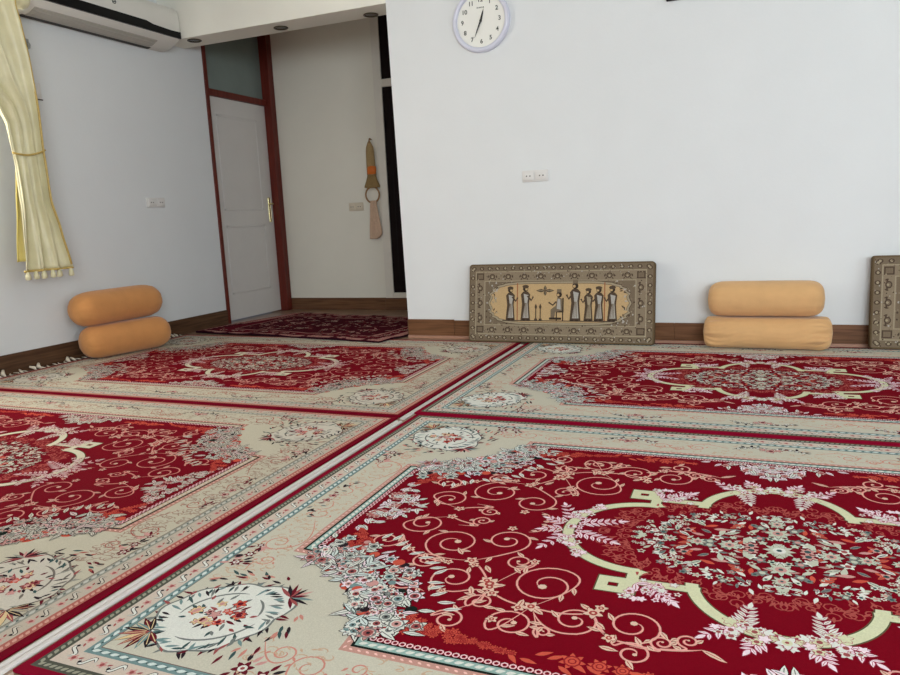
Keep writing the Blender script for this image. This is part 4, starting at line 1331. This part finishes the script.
bm = bmesh.new(); curtain_sheet(bm, 2.47, .682, Ltab, Rtab, 0.0, 3.2, .030, .6)
dr = obj('drape', bm, m_satin, ct, True); thick(dr)
bm = bmesh.new()
L2 = [(1.5, -.05), (1.35, -.06), (1.1, -.095), (.78, -.142), (.74, -.148)]
R2 = [(1.5, .03), (1.35, .02), (1.1, .0), (.78, -.01), (.74, -.01)]
curtain_sheet(bm, 1.46, .745, L2, R2, -.045, 2.0, .014, 1.1, 30, 40)
bl_ = obj('back_layer', bm, m_lining, ct, True); thick(bl_)
bm = bmesh.new()
pts = [(.034, lerp_tab(Rtab, z) - .004, z) for z in [2.46 - k * .045 for k in range(40)]]
add_tube(bm, pts, .007, 8)
obj('gold_piping', bm, m_gold, ct)
bm = bmesh.new(); pts = []
for k in range(11):
    s = k / 10
    pts.append((.030 + .006 * sin(s * 9), -.115 + .235 * s, 1.425 - .022 * sin(s * pi) + .03 * s))
add_tube(bm, pts, .006, 8)
tb = obj('tieback', bm, m_gold, ct); tb['label'] = 'gold cord tieback'
bm = bmesh.new()                                           # hem braid and tassels
hem = []
for k in range(41):
    s = k / 40
    l, r_ = lerp_tab(Ltab, .67), lerp_tab(Rtab, .67)
    hem.append((.0 +   .030 * sin(s * 3.2 * 2 * pi + .6 + .4 * sin(.67 * 4)) * .95, l + (r_ - l) * s, .682))
add_tube(bm, hem, .008, 8)
obj('hem_braid', bm, m_gold, ct)
for k in range(9):
    x, y, z = hem[int(2 + k * 36 / 8)]
    bm = bmesh.new(); add_lathe(bm, [(.004, z), (.0125, z - .008), (.0105, z - .014), (.016, z - .024), (.018, z - .052), (.006, z - .057)], (x, y, 0), 'Z', 10)
    obj('tassel', bm, m_satin, ct, True)
# rod that carries the curtain
rd = empty('curtain_rod', (-4.30, 2.2, 2.49)); tag(rd, 'curtain rod over the left window, its round yellow finial in front of the air conditioner', 'curtain rod')
bm = bmesh.new(); add_tube(bm, [(0, -1.1, 0), (0, 1.31, 0)], .014, 12)
obj('rod', bm, m_gold, rd)
bm = bmesh.new()
add_lathe(bm, [(.018, 1.255), (.05, 1.27), (.066, 1.30), (.060, 1.335), (.03, 1.36), (.006, 1.37)], (0, 0, -.10), 'Y', 24)
add_tube(bm, [(0, 1.30, 0), (0, 1.30, -.06)], .012, 10)
fi = obj('finial', bm, m_satin, rd, True); fi['label'] = 'pale yellow round finial'
for y in (-.9, .9):
    bm = bmesh.new(); add_box(bm, -.241, .0, y - .012, y + .012, -.012, .012, .003, 1)
    obj('bracket', bm, m_gold, rd)

# ------------------------------------------------------------------ hanging towel holder and towel in the hall
th = empty('towel_holder', (-3.46, YH, 0)); tag(th, 'tall burlap towel holder with an orange bow and a ring, on the hall wall', 'towel holder')
m_burlap = mat('burlap', rgb(166, 140, 96), .95, .18, 120, .3, 260)
m_burlap2 = mat('dark burlap skirt', rgb(148, 122, 78), .95, .18, 120, .3, 260)
m_bow = mat('orange ribbon', rgb(222, 116, 36), .6, .08, 30)
m_ring = mat('wooden ring', rgb(150, 112, 70), .5, .1, 30)
bm = bmesh.new(); add_tube(bm, [(0, 0, 1.69), (0, -.035, 1.695), (0, -.045, 1.67), (0, -.04, 1.655)], .008, 8); obj('hook', bm, m_ring, th)
def flat_lathe(prof, sx, sy, cx=0.0, cy=-.035, seg=20):
    bm = bmesh.new()
    rings = []
    for r, z, dx in prof:
        rings.append([bm.verts.new((cx + dx + r * sx * cos(2 * pi * k / seg), cy + min(r * sy, .028) * sin(2 * pi * k / seg), z)) for k in range(seg)])
    for A, B in zip(rings, rings[1:]):
        for k in range(seg): bm.faces.new((A[k], A[(k + 1) % seg], B[(k + 1) % seg], B[k]))
    bm.faces.new(rings[0]); bm.faces.new(rings[-1])
    return bm
obj('body', flat_lathe([(.008, 1.675, -.005), (.018, 1.66, -.005), (.038, 1.615, -.003), (.044, 1.57, -.002), (.048, 1.42, 0), (.050, 1.345, .002)], 1, .6), m_burlap, th, True)
obj('skirt', flat_lathe([(.046, 1.348, .002), (.060, 1.30, .0), (.085, 1.245, .0), (.088, 1.228, .0), (.06, 1.222, 0)], 1, .4), m_burlap2, th, True)
bm = flat_lathe([(.030, 1.432, .010), (.052, 1.425, .010), (.056, 1.392, .008), (.050, 1.355, .006), (.02, 1.35, .006)], .88, .66, 0, -.042)
bo = obj('bow', bm, m_bow, th, True)
bm = bmesh.new(); add_tube(bm, [(.075 * cos(q * pi / 16) + .002, -.045, 1.155 + .078 * sin(q * pi / 16)) for q in range(32)], .0085, 10, closed=True)
obj('ring', bm, m_ring, th)
# towel drawn through the ring
m_towel = mat('beige pink towel', rgb(208, 176, 150), .95, .10, 60, .2, 200)
bm = bmesh.new()
prof = [(1.098, -.028, .045, .012), (1.085, -.03, .042, .022), (1.05, -.036, .038, .022), (.95, -.044, .056, .020), (.85, -.055, .072, .018), (.74, -.062, .080, .016), (.722, -.062, .080, .014)]
rings = []
seg = 40
for z, l, r_, dpt in prof:
    ring = []
    for k in range(seg):
        a = 2 * pi * k / seg
        fold = 1 + .30 * sin(5 * a + z * 3)
        zz = z + (.055 * max(0, cos(a)) ** 2 if z < .76 else 0)
        ring.append(bm.verts.new(((l + r_) / 2 + (r_ - l) / 2 * cos(a), -.045 + dpt * fold * sin(a), zz)))
    rings.append(ring)
for A, B in zip(rings, rings[1:]):
    for k in range(seg): bm.faces.new((A[k], A[(k + 1) % seg], B[(k + 1) % seg], B[k]))
bm.faces.new(rings[0]); bm.faces.new(rings[-1])
tw = obj('towel', bm, m_towel, None, True); tw.location = (-3.455, YH, 0)
tag(tw, 'beige pink hand towel hanging through the ring on the hall wall', 'towel')

# ------------------------------------------------------------------ light
def area(name, loc, rot, sx, sy, power, col):
    l = bpy.data.lights.new(name, 'AREA'); l.shape = 'RECTANGLE'; l.size = sx; l.size_y = sy; l.energy = power; l.color = col
    o = bpy.data.objects.new(name, l); o.location = loc; o.rotation_euler = rot; COL.objects.link(o)
    return o
area('daylight_back_window', ((BX0 + BX1) / 2, YB - .06, (BZ0 + BZ1) / 2), (pi / 2, 0, 0), BX1 - BX0 - .1, BZ1 - BZ0 - .1, 190, (.86, .935, 1.0))
area('daylight_right_window', (XR + .06, (RY0 + RY1) / 2, (RZ0 + RZ1) / 2), (pi / 2, 0, pi / 2), RY1 - RY0 - .1, RZ1 - RZ0 - .1, 45, (.80, .92, 1.0))
area('daylight_left_window', (XL - .08, (WY0 + WY1) / 2, (WZ0 + WZ1) / 2), (pi / 2, 0, -pi / 2), WY1 - WY0 - .1, WZ1 - WZ0 - .1, 40, (1.0, .95, .86))

w = bpy.data.worlds.new('sky'); S.world = w; w.use_nodes = True
wn = w.node_tree
bg = wn.nodes['Background']
sky = wn.nodes.new('ShaderNodeTexSky'); sky.sky_type = 'HOSEK_WILKIE'; sky.turbidity = 3
sky.sun_direction = Vector((.3, .5, .8)).normalized()
wn.links.new(sky.outputs['Color'], bg.inputs['Color'])
bg.inputs['Strength'].default_value = .6

vs_ = S.view_settings
S.display_settings.display_device = 'sRGB'
vs_.view_transform = 'Standard'; vs_.look = 'None'; vs_.gamma = 1.0; vs_.exposure = 0.50
try: vs_.use_curve_mapping = False
except Exception: pass
